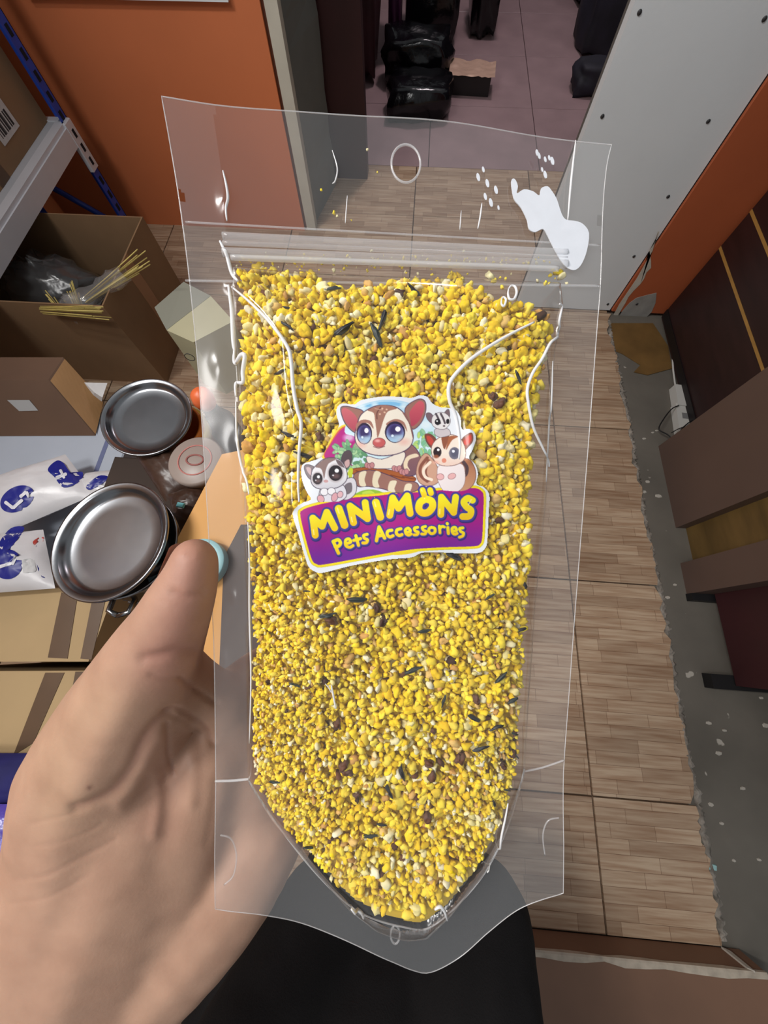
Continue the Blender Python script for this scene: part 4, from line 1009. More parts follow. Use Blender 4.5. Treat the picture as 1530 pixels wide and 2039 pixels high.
# solid core
n = 60; gu = np.linspace(fill_uv[:, 0].min(), fill_uv[:, 0].max(), n); gv = np.linspace(fill_uv[:, 1].min(), fill_uv[:, 1].max(), 2 * n)
gx, gy = np.meshgrid(gu, gv); ins = inside(fill_uv, gx, gy) & (segdist(fill_uv, gx, gy) > .0022)
cf = np.maximum(wf_base(gx, gy) - .0046, 0.0); cbk = wb(gx, gy) + .0004
cid = np.arange(gx.size).reshape(gx.shape); okc = ins[:-1, :-1] & ins[1:, :-1] & ins[1:, 1:] & ins[:-1, 1:]
fq = np.stack([cid[:-1, :-1], cid[:-1, 1:], cid[1:, 1:], cid[1:, :-1]], -1)[okc]
core_v = np.concatenate([np.c_[gx.ravel(), gy.ravel(), cf.ravel()], np.c_[gx.ravel(), gy.ravel(), cbk.ravel()]])
k0 = len(VV)
tri = np.concatenate([fq[:, [0, 1, 2]], fq[:, [0, 2, 3]], (fq[:, [2, 1, 0]] + gx.size), (fq[:, [3, 2, 0]] + gx.size)]) + k0
VV = np.concatenate([VV, core_v]); FF = np.concatenate([FF, tri]); VC = np.concatenate([VC, np.tile(lin((214, 178, 50)), (len(core_v), 1))])
def fast_mesh(name, V, Fc, C, m, smooth=True):
    me = bpy.data.meshes.new(name); me.vertices.add(len(V)); me.vertices.foreach_set('co', np.asarray(V, np.float32).ravel())
    k = Fc.shape[1]; me.loops.add(Fc.size); me.loops.foreach_set('vertex_index', Fc.astype(np.int32).ravel())
    me.polygons.add(len(Fc)); me.polygons.foreach_set('loop_start', np.arange(0, Fc.size, k, dtype=np.int32)); me.polygons.foreach_set('loop_total', np.full(len(Fc), k, np.int32))
    me.update(calc_edges=True); me.validate()
    if C is not None:
        a = me.color_attributes.new('Col', 'FLOAT_COLOR', 'POINT'); a.data.foreach_set('color', np.c_[C, np.ones(len(C))].astype(np.float32).ravel())
    me.materials.append(m); me.polygons.foreach_set('use_smooth', [smooth] * len(me.polygons)); return me
o = link(bpy.data.objects.new('crumble_mix', fast_mesh('crumble_mix', VV, FF, VC, M_crumb))); o.matrix_world = BM
tag(o, 'yellow and cream pet food crumble filling the clear pouch', 'pet food', kind='stuff')
# the largest pieces, each its own
def rgb_mat(name, c): return mat(name, (0, 0, 0), .75, spec=.25, var=0.0), c
def tone(name, L):
    ms = []
    for c in L:
        m = bpy.data.materials.new(name); m.use_nodes = True; b = m.node_tree.nodes['Principled BSDF']
        nt = m.node_tree; nz = nt.nodes.new('ShaderNodeTexNoise'); nz.inputs['Scale'].default_value = 1.6; tc = nt.nodes.new('ShaderNodeTexCoord'); nt.links.new(tc.outputs['Object'], nz.inputs['Vector'])
        rp = nt.nodes.new('ShaderNodeValToRGB'); rp.color_ramp.elements[0].position = .3; rp.color_ramp.elements[1].position = .7
        rp.color_ramp.elements[0].color = (*[float(q) for q in c * .86], 1); rp.color_ramp.elements[1].color = (*[float(min(q * 1.1, 1)) for q in c], 1)
        nt.links.new(nz.outputs['Fac'], rp.inputs[0]); nt.links.new(rp.outputs[0], b.inputs['Base Color'])
        b.inputs['Roughness'].default_value = .75; b.inputs['Specular IOR Level'].default_value = .25; ms.append(m)
    return ms
KINDS = [('yellow_crumble', 'larger yellow crumble piece pressed against the front of the pouch', 'yellow crumble pieces in the pouch', tone('yellow_crumble', YEL), .72),
         ('cream_crumble', 'larger cream coloured crumble piece pressed against the front of the pouch', 'cream crumble pieces in the pouch', tone('cream_crumble', PAL), .95),
         ('tan_crumble', 'larger tan crumble piece pressed against the front of the pouch', 'tan crumble pieces in the pouch', tone('tan_crumble', TAN), 1.01)]
protos = {}
def single_piece(kind, ms, p, R, s):
    k = int(r_c.integers(len(BL2))); mi = int(r_c.integers(len(ms))); key = (kind, k, mi)
    if key not in protos:
        protos[key] = fast_mesh(kind, BL2[k][:], IF2, None, ms[mi])
    o = link(bpy.data.objects.new(kind, protos[key]))
    m4 = Matrix.Identity(4)
    for a in range(3):
        for b in range(3): m4[a][b] = float(R[a, b] * (s[b] if hasattr(s, '__len__') else s))
        m4[a][3] = float(p[a])
    o.matrix_world = BM @ m4; return o
RS = rotm(r_c, len(single))
for q, i in enumerate(single):
    t = r_c.random(); K = next(k for k in KINDS if t < k[4])
    o = single_piece(K[0], K[3], POS[i], RS[q], float(rad[i])); tag(o, K[1], 'crumble', K[2])
# black seeds and brown pellets where the photograph shows them
M_seed = [mat('black_seed', (38, 38, 42), .5), mat('black_green_seed', (44, 52, 50), .5)]
seeds = [(685, 655, -35, 18), (762, 636, -72, 15), (750, 664, 68, 15), (716, 1196, 0, 16), (652, 1227, -12, 15), (824, 1336, -24, 17), (848, 1258, -10, 11), (976, 1190, -30, 9), (884, 1398, -72, 11), (1001, 1350, -45, 13), (1022, 1397, -32, 11), (944, 1432, 28, 13), (992, 1450, -25, 12), (956, 1493, -20, 13), (800, 1540, 78, 15), (774, 1577, 70, 15), (737, 1668, 0, 15), (762, 1645, 10, 9), (545, 1559, 10, 8), (585, 1365, 20, 8), (1045, 1165, 60, 9), (1040, 1255, -20, 9), (1026, 1463, 20, 8), (1030, 1508, 50, 7), (574, 866, 20, 9), (534, 943, 30, 6), (603, 906, 20, 12), (571, 612, 10, 8), (571, 648, 30, 8), (660, 574, -12, 11), (826, 578, 40, 12), (906, 1110, 20, 13), (560, 740, -30, 8), (1033, 750, 60, 9), (610, 1178, 0, 6), (1010, 1575, 10, 6), (985, 1602, 70, 7), (612, 1690, 0, 8)]
for k, (x, y, ang, L) in enumerate(seeds):
    p = on_front([x], [y], -.0002)[0]; d = .125; s = L * d / F
    a = math.radians(-ang) ; R = np.array([[math.cos(a), -math.sin(a), 0], [math.sin(a), math.cos(a), 0], [0, 0, 1.0]])
    o = single_piece('black_seed', M_seed, p - (0, 0, .0002 + .05 * s), R, (s, s * .34, s * .34)); tag(o, 'thin black seed among the yellow crumble in the pouch', 'seed', 'black seeds in the pouch')
M_pel = [mat('brown_pellet', (96, 62, 44), .7), mat('dark_brown_pellet', (74, 48, 38), .7)]
for (x, y, s) in [(750, 1212, 10), (765, 1239, 9), (672, 1445, 9), (684, 1530, 9), (694, 1543, 10), (865, 1460, 8), (857, 1525, 9), (862, 1553, 9), (851, 1631, 9), (796, 582, 9), (984, 790, 10), (998, 803, 9), (710, 1586, 6), (918, 1513, 11), (660, 1238, 9), (1003, 1527, 6), (636, 870, 9), (950, 1395, 7)]:
    p = on_front([x], [y], -.0002)[0]; o = single_piece('brown_pellet', M_pel, p - (0, 0, .0002 + .35 * s * .125 / F), rotm(r_c, 1)[0], s * .125 / F * .95); tag(o, 'round brown pellet among the yellow crumble in the pouch', 'pellet', 'brown pellets in the pouch')
# ---------------------------------------------------------------- the printed sticker (flat print; drawn in the units of a 3.477x enlargement from 560,760)
SCL = 1530 / 440.0; SX0, SY0, SX1, SY1 = 578, 780, 982, 1146
SS = 2; nx, ny = (SX1 - SX0) * SS, (SY1 - SY0) * SS
gx, gy = np.meshgrid((np.arange(nx) + .5) / SS + SX0, (np.arange(ny) + .5) / SS + SY0)
ZX, ZY = (gx - 560) * SCL, (gy - 760) * SCL
IMG = np.tile(np.array([232., 236, 242]), (ny, nx, 1)); LAY = np.zeros((ny, nx), int)
def bbox(pts, pad):
    P = np.asarray(pts); x0, y0 = P.min(0) - pad; x1, y1 = P.max(0) + pad
    i0 = max(int(((y0 / SCL + 760) - SY0) * SS) - 1, 0); i1 = min(int(((y1 / SCL + 760) - SY0) * SS) + 2, ny)
    j0 = max(int(((x0 / SCL + 560) - SX0) * SS) - 1, 0); j1 = min(int(((x1 / SCL + 560) - SX0) * SS) + 2, nx)
    return slice(i0, max(i1, i0)), slice(j0, max(j1, j0))
def paint(sl, m, col, layer, a=1.0):
    if col is None: return
    A = (m * a)[..., None]; c = np.asarray(col, float)
    IMG[sl] = IMG[sl] * (1 - A) + c * A
    if layer is not None: LAY[sl] = np.where(m > .5, layer, LAY[sl])
CUR = [0]
def poly(pts, col, n=5, a=1.0, ol=None, ow=5, grad=None, raw=False):
    P = np.array(pts, float) if raw else poly_sub(pts, n)
    if ol is not None:
        sl = bbox(P, ow + 3); d = segdist(P, ZX[sl], ZY[sl]); paint(sl, np.clip((ow - d) / 2 + .5, 0, 1), ol, CUR[0])
    sl = bbox(P, 2); m = inside(P, ZX[sl], ZY[sl]).astype(float)
    c = col
    if grad is not None:
        ax, lo, hi, c2 = grad; t = np.clip(((ZX if ax == 'x' else ZY)[sl] - lo) / (hi - lo), 0, 1)[..., None]; c = np.array(col) * (1 - t) + np.array(c2) * t
    paint(sl, m, c, CUR[0], a)
def ell(cx_, cy_, rx, ry, col, ang=0, a=1.0, ol=None, ow=5, grad=None, soft=0.0):
    t = np.linspace(0, 2 * math.pi, 40, endpoint=False); c_, s_ = math.cos(math.radians(ang)), math.sin(math.radians(ang))
    if soft > 0:
        sl = bbox([(cx_ - max(rx, ry) * 1.3, cy_ - max(rx, ry) * 1.3), (cx_ + max(rx, ry) * 1.3, cy_ + max(rx, ry) * 1.3)], 2)
        dx, dy = ZX[sl] - cx_, ZY[sl] - cy_; q = np.hypot((dx * c_ + dy * s_) / rx, (-dx * s_ + dy * c_) / ry)
        paint(sl, np.clip((1 + soft - q) / (2 * soft), 0, 1), col, None, a); return
    P = np.stack([cx_ + rx * np.cos(t) * c_ - ry * np.sin(t) * s_, cy_ + rx * np.cos(t) * s_ + ry * np.sin(t) * c_], 1)
    poly(P, col, a=a, ol=ol, ow=ow, grad=grad, raw=True)
def stroke(pts, r, col, smooth=True, a=1.0, grad=None):
    P = poly_sub(pts, 6, False) if smooth and len(pts) > 2 else np.array(pts, float)
    sl = bbox(P, r + 3); d = segdist(P, ZX[sl], ZY[sl], False); m = np.clip((r - d) / 1.6 + .5, 0, 1)
    c = col
    if grad is not None:
        lo, hi, c2 = grad; t = np.clip((ZY[sl] - lo) / (hi - lo), 0, 1)[..., None]; c = np.array(col) * (1 - t) + np.array(c2) * t
    paint(sl, m, c, CUR[0], a)
OUT = poly_sub([(82, 930), (96, 880), (150, 838), (205, 815), (180, 770), (150, 700), (138, 620), (152, 572), (205, 552), (262, 532), (296, 500), (338, 400), (398, 312), (382, 230), (390, 176), (430, 152), (505, 160), (560, 128), (700, 106), (830, 108), (900, 114), (960, 96), (1012, 108), (1044, 150), (1100, 178), (1160, 184), (1208, 198), (1240, 250), (1250, 328), (1292, 330), (1334, 352), (1346, 404), (1318, 480), (1296, 530), (1342, 572), (1362, 640), (1352, 708), (1402, 730), (1440, 784), (1436, 900), (1426, 1100), (1412, 1152), (1368, 1186), (1250, 1190), (1000, 1182), (900, 1218), (740, 1232), (500, 1272), (300, 1322), (240, 1318), (190, 1280), (162, 1200), (118, 1050)], 5)
MAG, VIO, YLW, NAV = (170, 18, 130), (112, 34, 150), (246, 222, 30), (58, 52, 140)
# background disc: rainbow edge, sky, bushes
CUR[0] = 1
poly([(282, 525), (320, 430), (420, 306), (540, 330), (560, 560), (420, 600)], (238, 214, 60))
poly([(300, 525), (336, 436), (424, 318), (540, 330), (560, 560), (420, 600)], (214, 96, 60))
poly([(306, 525), (342, 440), (430, 326), (540, 330), (560, 560), (420, 600)], (182, 20, 128))
poly([(440, 350), (500, 200), (600, 150), (740, 128), (880, 150), (960, 210), (1060, 330), (1060, 560), (520, 600), (520, 400)], (176, 214, 238), grad=('y', 130, 420, (214, 238, 246)))
poly([(540, 190), (620, 158), (740, 142), (860, 160), (880, 175), (740, 168), (620, 176)], (104, 178, 226), a=.7)
for (x, y, r) in ((560, 180, 26), (650, 165, 22), (850, 170, 24), (1000, 300, 40), (470, 390, 36)): ell(x, y, r, r * .7, (236, 246, 250), soft=.5, a=.7)
r_s = np.random.default_rng(5)
for k in range(70):
    x = r_s.uniform(375, 590); y = r_s.uniform(420 + abs(x - 480) * .3, 600); c = [(150, 196, 150), (120, 176, 128), (178, 214, 160), (96, 152, 110)][k % 4]; ell(x, y, 24, 11, c, r_s.uniform(0, 180), ol=(96, 140, 104), ow=2)
for k in range(30):
    x = r_s.uniform(920, 1060); y = r_s.uniform(340 + abs(x - 990) * .6, 520); c = [(150, 200, 160), (126, 190, 150), (190, 220, 120)][k % 3]; ell(x, y, 22, 10, c, r_s.uniform(40, 140), ol=(110, 160, 120), ow=2)
poly([(500, 790), (560, 756), (640, 748), (720, 776), (700, 800), (520, 820)], (150, 196, 60)); poly([(560, 770), (620, 755), (660, 790), (600, 800)], (196, 224, 80))
# branch
poly([(490, 610), (600, 596), (720, 610), (860, 640), (930, 672), (900, 700), (840, 712), (720, 690), (600, 660), (500, 640)], (170, 92, 44), ol=(96, 44, 30), ow=4)
for k in range(5): stroke([(520 + 80 * k, 618 + 10 * k), (570 + 80 * k, 634 + 9 * k), (610 + 80 * k, 640 + 9 * k)], 4, (128, 62, 32))
stroke([(470, 640), (486, 610), (480, 664)], 12, (200, 214, 60))
BRW, DBR, CRM, PNK, OLN = (158, 112, 100), (96, 58, 62), (242, 232, 216), (206, 104, 112), (74, 52, 84)
# large animal: tail, body, head
CUR[0] = 2
poly([(505, 650), (560, 622), (640, 618), (740, 650), (840, 690), (930, 700), (950, 740), (900, 764), (800, 768), (700, 740), (600, 724), (530, 722)], BRW, ol=OLN, ow=5)
for q in ([(545, 632), (590, 622), (578, 680), (588, 722), (548, 722), (538, 680)], [(650, 622), (690, 634), (670, 690), (680, 732), (640, 728), (632, 680)], [(756, 690), (800, 690), (784, 740), (790, 766), (744, 758), (740, 730)], [(862, 712), (904, 712), (890, 762), (850, 766)]): poly(q, (236, 222, 192))
poly([(870, 430), (940, 480), (966, 560), (930, 640), (860, 650), (800, 600), (790, 520)], (148, 104, 100), ol=OLN, ow=5, grad=('y', 440, 640, (120, 84, 96)))
poly([(872, 520), (930, 500), (950, 520), (890, 540), (874, 580), (890, 616), (860, 618), (846, 570)], (236, 216, 186))
poly([(600, 520), (700, 540), (850, 490), (830, 580), (770, 600), (640, 600), (600, 560)], (240, 228, 214), ol=OLN, ow=4)
for (x, y) in ((612, 580), (800, 602), (850, 624)):
    for k in range(3): ell(x - 18 + 18 * k, y + (k % 2) * 6, 14, 18, (200, 138, 140), 0, ol=(120, 70, 84), ow=3)
# ears
poly([(415, 195), (440, 176), (500, 186), (566, 210), (560, 270), (530, 350), (490, 340), (440, 280)], BRW, ol=OLN, ow=5)
poly([(420, 205), (446, 186), (500, 220), (530, 270), (520, 340), (486, 328), (440, 270)], PNK, grad=('y', 190, 340, (178, 74, 92)))
poly([(860, 190), (940, 130), (990, 138), (998, 200), (970, 280), (915, 330), (880, 290)], BRW, ol=OLN, ow=5)
poly([(890, 210), (946, 142), (984, 148), (988, 200), (958, 270), (905, 312), (892, 260)], (208, 92, 104), grad=('y', 150, 310, (176, 66, 88)))
# head
poly([(560, 230), (640, 180), (720, 170), (800, 186), (860, 240), (900, 330), (910, 400), (880, 460), (800, 500), (690, 512), (590, 490), (530, 440), (514, 380), (530, 300)], CRM, ol=OLN, ow=6, grad=('y', 380, 520, (232, 214, 202)))
poly([(600, 200), (690, 166), (760, 172), (800, 190), (740, 210), (712, 260), (690, 330), (668, 390), (660, 340), (650, 270), (640, 220)], (164, 116, 100))
stroke([(690, 180), (664, 220), (664, 260)], 4, (110, 66, 62)); stroke([(650, 190), (700, 200)], 3, (196, 156, 138))
for (x, y) in ((700, 190), (730, 196), (716, 216), (684, 228)): ell(x, y, 7, 6, (226, 186, 160))
poly([(520, 300), (560, 268), (620, 276), (640, 330), (600, 290), (545, 300), (524, 350)], (168, 118, 104)); poly([(730, 290), (790, 262), (850, 284), (872, 350), (840, 300), (790, 282), (740, 310)], (168, 118, 104))
poly([(836, 210), (870, 240), (904, 330), (912, 400), (886, 300), (858, 250)], (140, 94, 90))
for (x, y, rx, ry) in ((576, 362, 54, 74), (788, 352, 70, 74)):
    ell(x, y, rx, ry, (46, 32, 62)); ell(x, y + 6, rx * .86, ry * .86, (92, 84, 150), grad=('y', y - 40, y + 60, (170, 206, 232)))
    ell(x, y - 8, rx * .6, ry * .6, (52, 40, 92), soft=.3, a=.9); ell(x + rx * .28, y - ry * .28, rx * .26, ry * .24, (252, 252, 255)); ell(x - rx * .25, y + ry * .35, rx * .14, ry * .12, (236, 244, 255))
    ell(x + rx * .2, y + ry * .45, rx * .5, ry * .22, (196, 226, 242), soft=.6, a=.7)
ell(550, 440, 34, 20, (236, 176, 164), soft=.7, a=.6); ell(850, 420, 36, 22, (236, 176, 164), soft=.7, a=.6)
ell(678, 424, 42, 30, (202, 96, 96), ol=(120, 50, 60), ow=3); ell(668, 412, 18, 10, (240, 176, 168), soft=.5)
stroke([(640, 452), (676, 462), (716, 450)], 3, (150, 90, 90))
# small grey animal, left
CUR[0] = 3
G1, G2, GO = (120, 104, 104), (232, 230, 234), (70, 58, 76)
poly([(440, 690), (500, 670), (522, 720), (510, 780), (460, 816), (420, 800)], (222, 218, 226), ol=GO, ow=4); poly([(440, 720), (486, 700), (490, 760), (450, 780)], (120, 110, 118))
poly([(420, 540), (440, 490), (480, 484), (490, 540), (470, 590), (440, 600)], (84, 70, 76), ol=GO, ow=4); poly([(440, 560), (470, 540), (474, 580), (450, 598)], (206, 170, 168))
poly([(164, 590), (190, 578), (236, 600), (230, 650), (206, 676), (176, 640)], (132, 118, 122), ol=GO, ow=4); poly([(176, 596), (206, 600), (210, 650), (188, 630)], (206, 178, 180))
poly([(290, 730), (360, 740), (430, 720), (452, 790), (400, 830), (320, 838), (270, 810), (270, 760)], (226, 224, 232), ol=GO, ow=4)
poly([(230, 600), (290, 545), (350, 530), (410, 548), (450, 610), (452, 680), (400, 728), (320, 742), (250, 736), (214, 700), (214, 640)], G2, ol=GO, ow=5, grad=('y', 660, 745, (206, 204, 212)))
poly([(240, 590), (300, 540), (356, 530), (380, 540), (330, 570), (310, 620), (300, 672), (286, 620), (270, 600)], (142, 116, 112)); poly([(380, 540), (420, 560), (452, 620), (440, 600), (400, 580)], (110, 94, 98))
for (x, y, rx, ry) in ((254, 672, 34, 40), (378, 634, 48, 54)):
    ell(x, y, rx * 1.12, ry * 1.1, (150, 132, 134), soft=.2, a=.7); ell(x, y, rx, ry, (34, 26, 34)); ell(x + 3, y + ry * .4, rx * .55, ry * .32, (120, 92, 92), soft=.5, a=.8); ell(x + rx * .18, y - ry * .3, rx * .3, ry * .26, (252, 252, 255)); ell(x - rx * .35, y + ry * .3, rx * .12, ry * .1, (240, 240, 245))
ell(312, 690, 16, 10, (206, 160, 160)); ell(300, 764, 26, 24, (240, 238, 242), ol=GO, ow=3); ell(350, 760, 26, 24, (240, 238, 242), ol=GO, ow=3)
ell(276, 812, 22, 26, (224, 168, 176), -30, ol=GO, ow=3); ell(372, 800, 20, 30, (224, 168, 176), 20, ol=GO, ow=3); ell(410, 782, 18, 22, (230, 184, 190), 20, ol=GO, ow=3)
# brown animal, right
CUR[0] = 4
poly([(1000, 500), (950, 560), (936, 640), (960, 700), (1020, 722), (1080, 700), (1100, 650), (1060, 560)], (206, 160, 136), ol=(120, 80, 76), ow=4)
for (o1, o2) in ((0, 0), (34, 40)): stroke([(1010 + o1 * .3, 530 + o2 * .5), (965 + o1, 590 + o2 * .4), (966 + o1, 650), (1010 + o1 * .4, 690 - o2 * .2)], 11, (138, 82, 66))
stroke([(1030, 560), (986, 610), (996, 660), (1040, 680)], 10, (244, 226, 206))
poly([(1240, 560), (1290, 540), (1336, 600), (1340, 680), (1300, 740), (1230, 750)], (176, 116, 84), ol=(110, 66, 60), ow=4, grad=('y', 560, 740, (204, 150, 116)))
stroke([(1260, 560), (1284, 600), (1270, 650), (1210, 660)], 12, (84, 62, 66))
poly([(1100, 580), (1240, 570), (1270, 640), (1260, 720), (1210, 764), (1130, 760), (1090, 700), (1080, 640)], (240, 228, 228), ol=(150, 116, 116), ow=3)
ell(1100, 660, 24, 20, (232, 180, 180), 0, ol=(150, 96, 100), ow=3); ell(1180, 656, 26, 18, (232, 180, 180), -20, ol=(150, 96, 100), ow=3)
poly([(996, 372), (1030, 368), (1070, 404), (1066, 450), (1040, 460), (1008, 420)], (128, 70, 58), ol=(96, 52, 50), ow=4); poly([(1006, 380), (1034, 384), (1056, 420), (1044, 446), (1016, 420)], (196, 72, 62))
poly([(1240, 430), (1270, 380), (1312, 362), (1318, 410), (1290, 450), (1262, 476)], (150, 84, 66), ol=(96, 52, 50), ow=4); poly([(1256, 430), (1280, 388), (1306, 374), (1308, 408), (1284, 440)], (204, 70, 56))
poly([(1060, 420), (1110, 384), (1180, 372), (1240, 400), (1270, 470), (1262, 540), (1200, 578), (1110, 580), (1056, 540), (1040, 470)], (242, 228, 214), ol=(120, 80, 76), ow=4, grad=('y', 500, 590, (236, 204, 190)))
poly([(1110, 384), (1160, 372), (1150, 420), (1130, 470), (1116, 440)], (146, 84, 60)); poly([(1166, 380), (1220, 384), (1180, 410), (1140, 476), (1150, 420)], (170, 100, 66))
ell(1080, 490, 28, 36, (44, 28, 34)); ell(1072, 520, 18, 12, (150, 86, 60), soft=.4); ell(1086, 474, 9, 9, (255, 255, 255))
ell(1198, 498, 38, 42, (120, 116, 132)); ell(1198, 496, 26, 30, (92, 92, 112), soft=.3); ell(1190, 484, 10, 10, (240, 240, 250))
ell(1126, 548, 16, 16, (224, 140, 116)); ell(1070, 560, 20, 12, (240, 180, 160), soft=.6, a=.7)
# tiny striped animal, top right
CUR[0] = 5
poly([(1070, 330), (1150, 330), (1166, 370), (1100, 386), (1064, 366)], (206, 196, 200), ol=(90, 80, 90), ow=3)
poly([(1004, 226), (1030, 222), (1052, 250), (1044, 290), (1012, 262)], (120, 96, 106), ol=(80, 66, 76), ow=3); poly([(1130, 222), (1156, 196), (1164, 240), (1146, 256)], (120, 100, 106), ol=(80, 66, 76), ow=3)
poly([(1046, 250), (1084, 220), (1130, 222), (1162, 250), (1166, 290), (1130, 330), (1080, 326), (1046, 300)], (230, 226, 226), ol=(90, 80, 90), ow=3)
for x in (1084, 1118): stroke([(x - 14, 226), (x + 4, 262), (x + 14, 290)], 7, (86, 74, 82))
ell(1082, 282, 20, 22, (28, 24, 30)); ell(1078, 276, 6, 6, (255, 255, 255)); ell(1152, 278, 12, 18, (28, 24, 30)); ell(1126, 310, 8, 6, (80, 60, 66))
# banner
CUR[0] = 6
BAN = [(132, 925), (150, 886), (210, 862), (300, 840), (400, 820), (500, 800), (640, 790), (800, 772), (960, 762), (1120, 748), (1240, 742), (1334, 734), (1386, 756), (1402, 800), (1398, 940), (1392, 1080), (1376, 1126), (1326, 1142), (1100, 1150), (900, 1164), (700, 1196), (500, 1232), (296, 1268), (246, 1264), (212, 1230), (170, 1090)]
B = np.array(BAN, float); bc = B.mean(0)
P = poly_sub(BAN, 5); sl = bbox(P, 24)
CUT = inside(poly_sub([(132, 925), (170, 860), (260, 836), (420, 830), (520, 812), (740, 790), (940, 764), (1000, 740), (1100, 752), (1240, 760), (1330, 734), (1420, 740), (1440, 1200), (100, 1330)], 3), ZX[sl], ZY[sl])
d = segdist(P, ZX[sl], ZY[sl]); ib = inside(P, ZX[sl], ZY[sl])
free = CUT | (LAY[sl] < 2)
paint(sl, np.where(free & (ib | (d < 15)), 1.0, 0), (196, 190, 60), 6); paint(sl, np.where(free & (ib | (d < 12)), 1.0, 0), YLW, 6)
t = np.clip((ZY[sl] - (1010 - (ZX[sl] - 140) * .06)) / 220, 0, 1)[..., None]
body = np.array(MAG) * (1 - t) + np.array(VIO) * t
paint(sl, np.where(free & ib & (d > 3), 1.0, 0), body, 6)
poly([(740, 1190), (830, 1180), (960, 1168), (900, 1188), (800, 1200)], (240, 214, 40), n=3)
# lettering
def letter(strokes, r, layer):
    L.append((strokes, r, layer))
L = []
letter([[(238, 1062), (222, 945)], [(222, 945), (285, 1000)], [(285, 1000), (318, 905)], [(318, 905), (372, 1012)]], 24, 7)
letter([[(400, 880), (440, 992)]], 27, 7)
letter([[(502, 975), (478, 862)], [(478, 862), (598, 948)], [(598, 948), (582, 838)]], 24, 7)
letter([[(656, 838), (686, 936)]], 27, 7)
letter([[(752, 925), (772, 806)], [(772, 806), (812, 876)], [(812, 876), (872, 792)], [(872, 792), (892, 912)]], 24, 7)
letter([[(1000, 812), (1040, 828), (1046, 868), (1016, 904), (976, 908), (952, 880), (962, 836), (1000, 812)]], 25, 7)
letter([[(978, 752), (988, 782)], [(1030, 752), (1036, 772)]], 20, 7)
letter([[(1104, 920), (1108, 800)], [(1108, 800), (1192, 906)], [(1192, 906), (1206, 800)]], 23, 7)
letter([[(1322, 822), (1290, 808), (1262, 834), (1282, 868), (1312, 892), (1300, 930), (1254, 934)]], 23, 7)
letter([[(398, 1186), (362, 1106)], [(362, 1106), (396, 1094), (412, 1116), (398, 1138), (376, 1140)]], 12, 8)
letter([[(446, 1122), (482, 1110), (470, 1088), (448, 1098), (450, 1134), (476, 1146), (498, 1134)]], 10.5, 8)
letter([[(518, 1066), (536, 1132)], [(504, 1098), (550, 1086)]], 11, 8)
letter([[(596, 1056), (572, 1064), (578, 1084), (598, 1094), (590, 1114), (566, 1116)]], 10.5, 8)
letter([[(660, 1100), (678, 1006)], [(678, 1006), (716, 1082)], [(672, 1068), (704, 1060)]], 12, 8)
letter([[(766, 1028), (740, 1034), (734, 1058), (752, 1074), (774, 1066)]], 11, 8)
letter([[(828, 1018), (802, 1026), (798, 1050), (816, 1064), (836, 1058)]], 11, 8)
letter([[(866, 1044), (894, 1034), (880, 1014), (860, 1026), (864, 1052), (882, 1062), (900, 1054)]], 10, 8)
letter([[(944, 1008), (922, 1014), (928, 1034), (948, 1042), (940, 1058), (920, 1060)]], 10, 8)
letter([[(998, 1002), (976, 1010), (984, 1028), (1002, 1036), (994, 1054), (972, 1054)]], 10, 8)
letter([[(1040, 1008), (1062, 1016), (1062, 1042), (1040, 1052), (1022, 1038), (1024, 1016), (1040, 1008)]], 10, 8)
letter([[(1094, 1000), (1098, 1046)], [(1096, 1018), (1112, 1002), (1128, 1006)]], 10, 8)
letter([[(1152, 1010), (1156, 1050)], [(1148, 982), (1149, 984)]], 11, 8)
letter([[(1182, 1034), (1212, 1030), (1202, 1008), (1182, 1016), (1184, 1044), (1200, 1056), (1216, 1050)]], 10, 8)
letter([[(1256, 1012), (1234, 1016), (1240, 1036), (1260, 1048), (1254, 1068), (1232, 1076)]], 10, 8)
for st, r, ly in L:
    CUR[0] = 6
    for s in st: stroke([(x + 5, y + 7) for x, y in s], r + (15 if ly == 7 else 9), (48, 40, 110))
for st, r, ly in L:
    CUR[0] = 6
    for s in st: stroke(s, r + (13 if ly == 7 else 8), (66, 62, 150))
for st, r, ly in L:
    CUR[0] = ly
    cy0 = min(p[1] for s in st for p in s); cy1 = max(p[1] for s in st for p in s)
    for s in st: stroke(s, r, (248, 232, 36), grad=(cy0 + (cy1 - cy0) * .2, cy1 + r, (242, 196, 22)))
    if ly == 7:
        for s in st[:1]: stroke([(s[0][0] - r * .35, s[0][1] - r * .2), (s[0][0] * .7 + s[-1][0] * .3 - r * .35, s[0][1] * .7 + s[-1][1] * .3 - r * .1)], r * .16, (255, 248, 170), a=.8)
# down to one vertex per photograph pixel, laid on the bulging film
IMG = IMG.reshape(ny // SS, SS, nx // SS, SS, 3).mean((1, 3)); LAYs = LAY[::SS, ::SS]
hy, hx = IMG.shape[:2]
px_, py_ = np.meshgrid(np.arange(hx) + .5 + SX0, np.arange(hy) + .5 + SY0)
Q = on_front(px_.ravel(), py_.ravel(), 0.0, 4)
for p_, h_, w_ in creases: Q[:, 2] += h_ * .8 * np.exp(-(segdist(p_, Q[:, 0], Q[:, 1], False) / w_) ** 2)
Q[:, 2] += .00055
ok = inside(OUT, (px_ - 560) * SCL, (py_ - 760) * SCL)
idx = np.arange(hx * hy).reshape(hy, hx); colv = lin(np.clip(IMG, 0, 255)).reshape(-1, 3)
q4 = np.stack([idx[:-1, :-1], idx[1:, :-1], idx[1:, 1:], idx[:-1, 1:]], -1)
okq = ok[:-1, :-1] & ok[1:, :-1] & ok[1:, 1:] & ok[:-1, 1:]
M_stk = vcol_mat('printed_gloss_sticker', .38, .5, coat=.25)
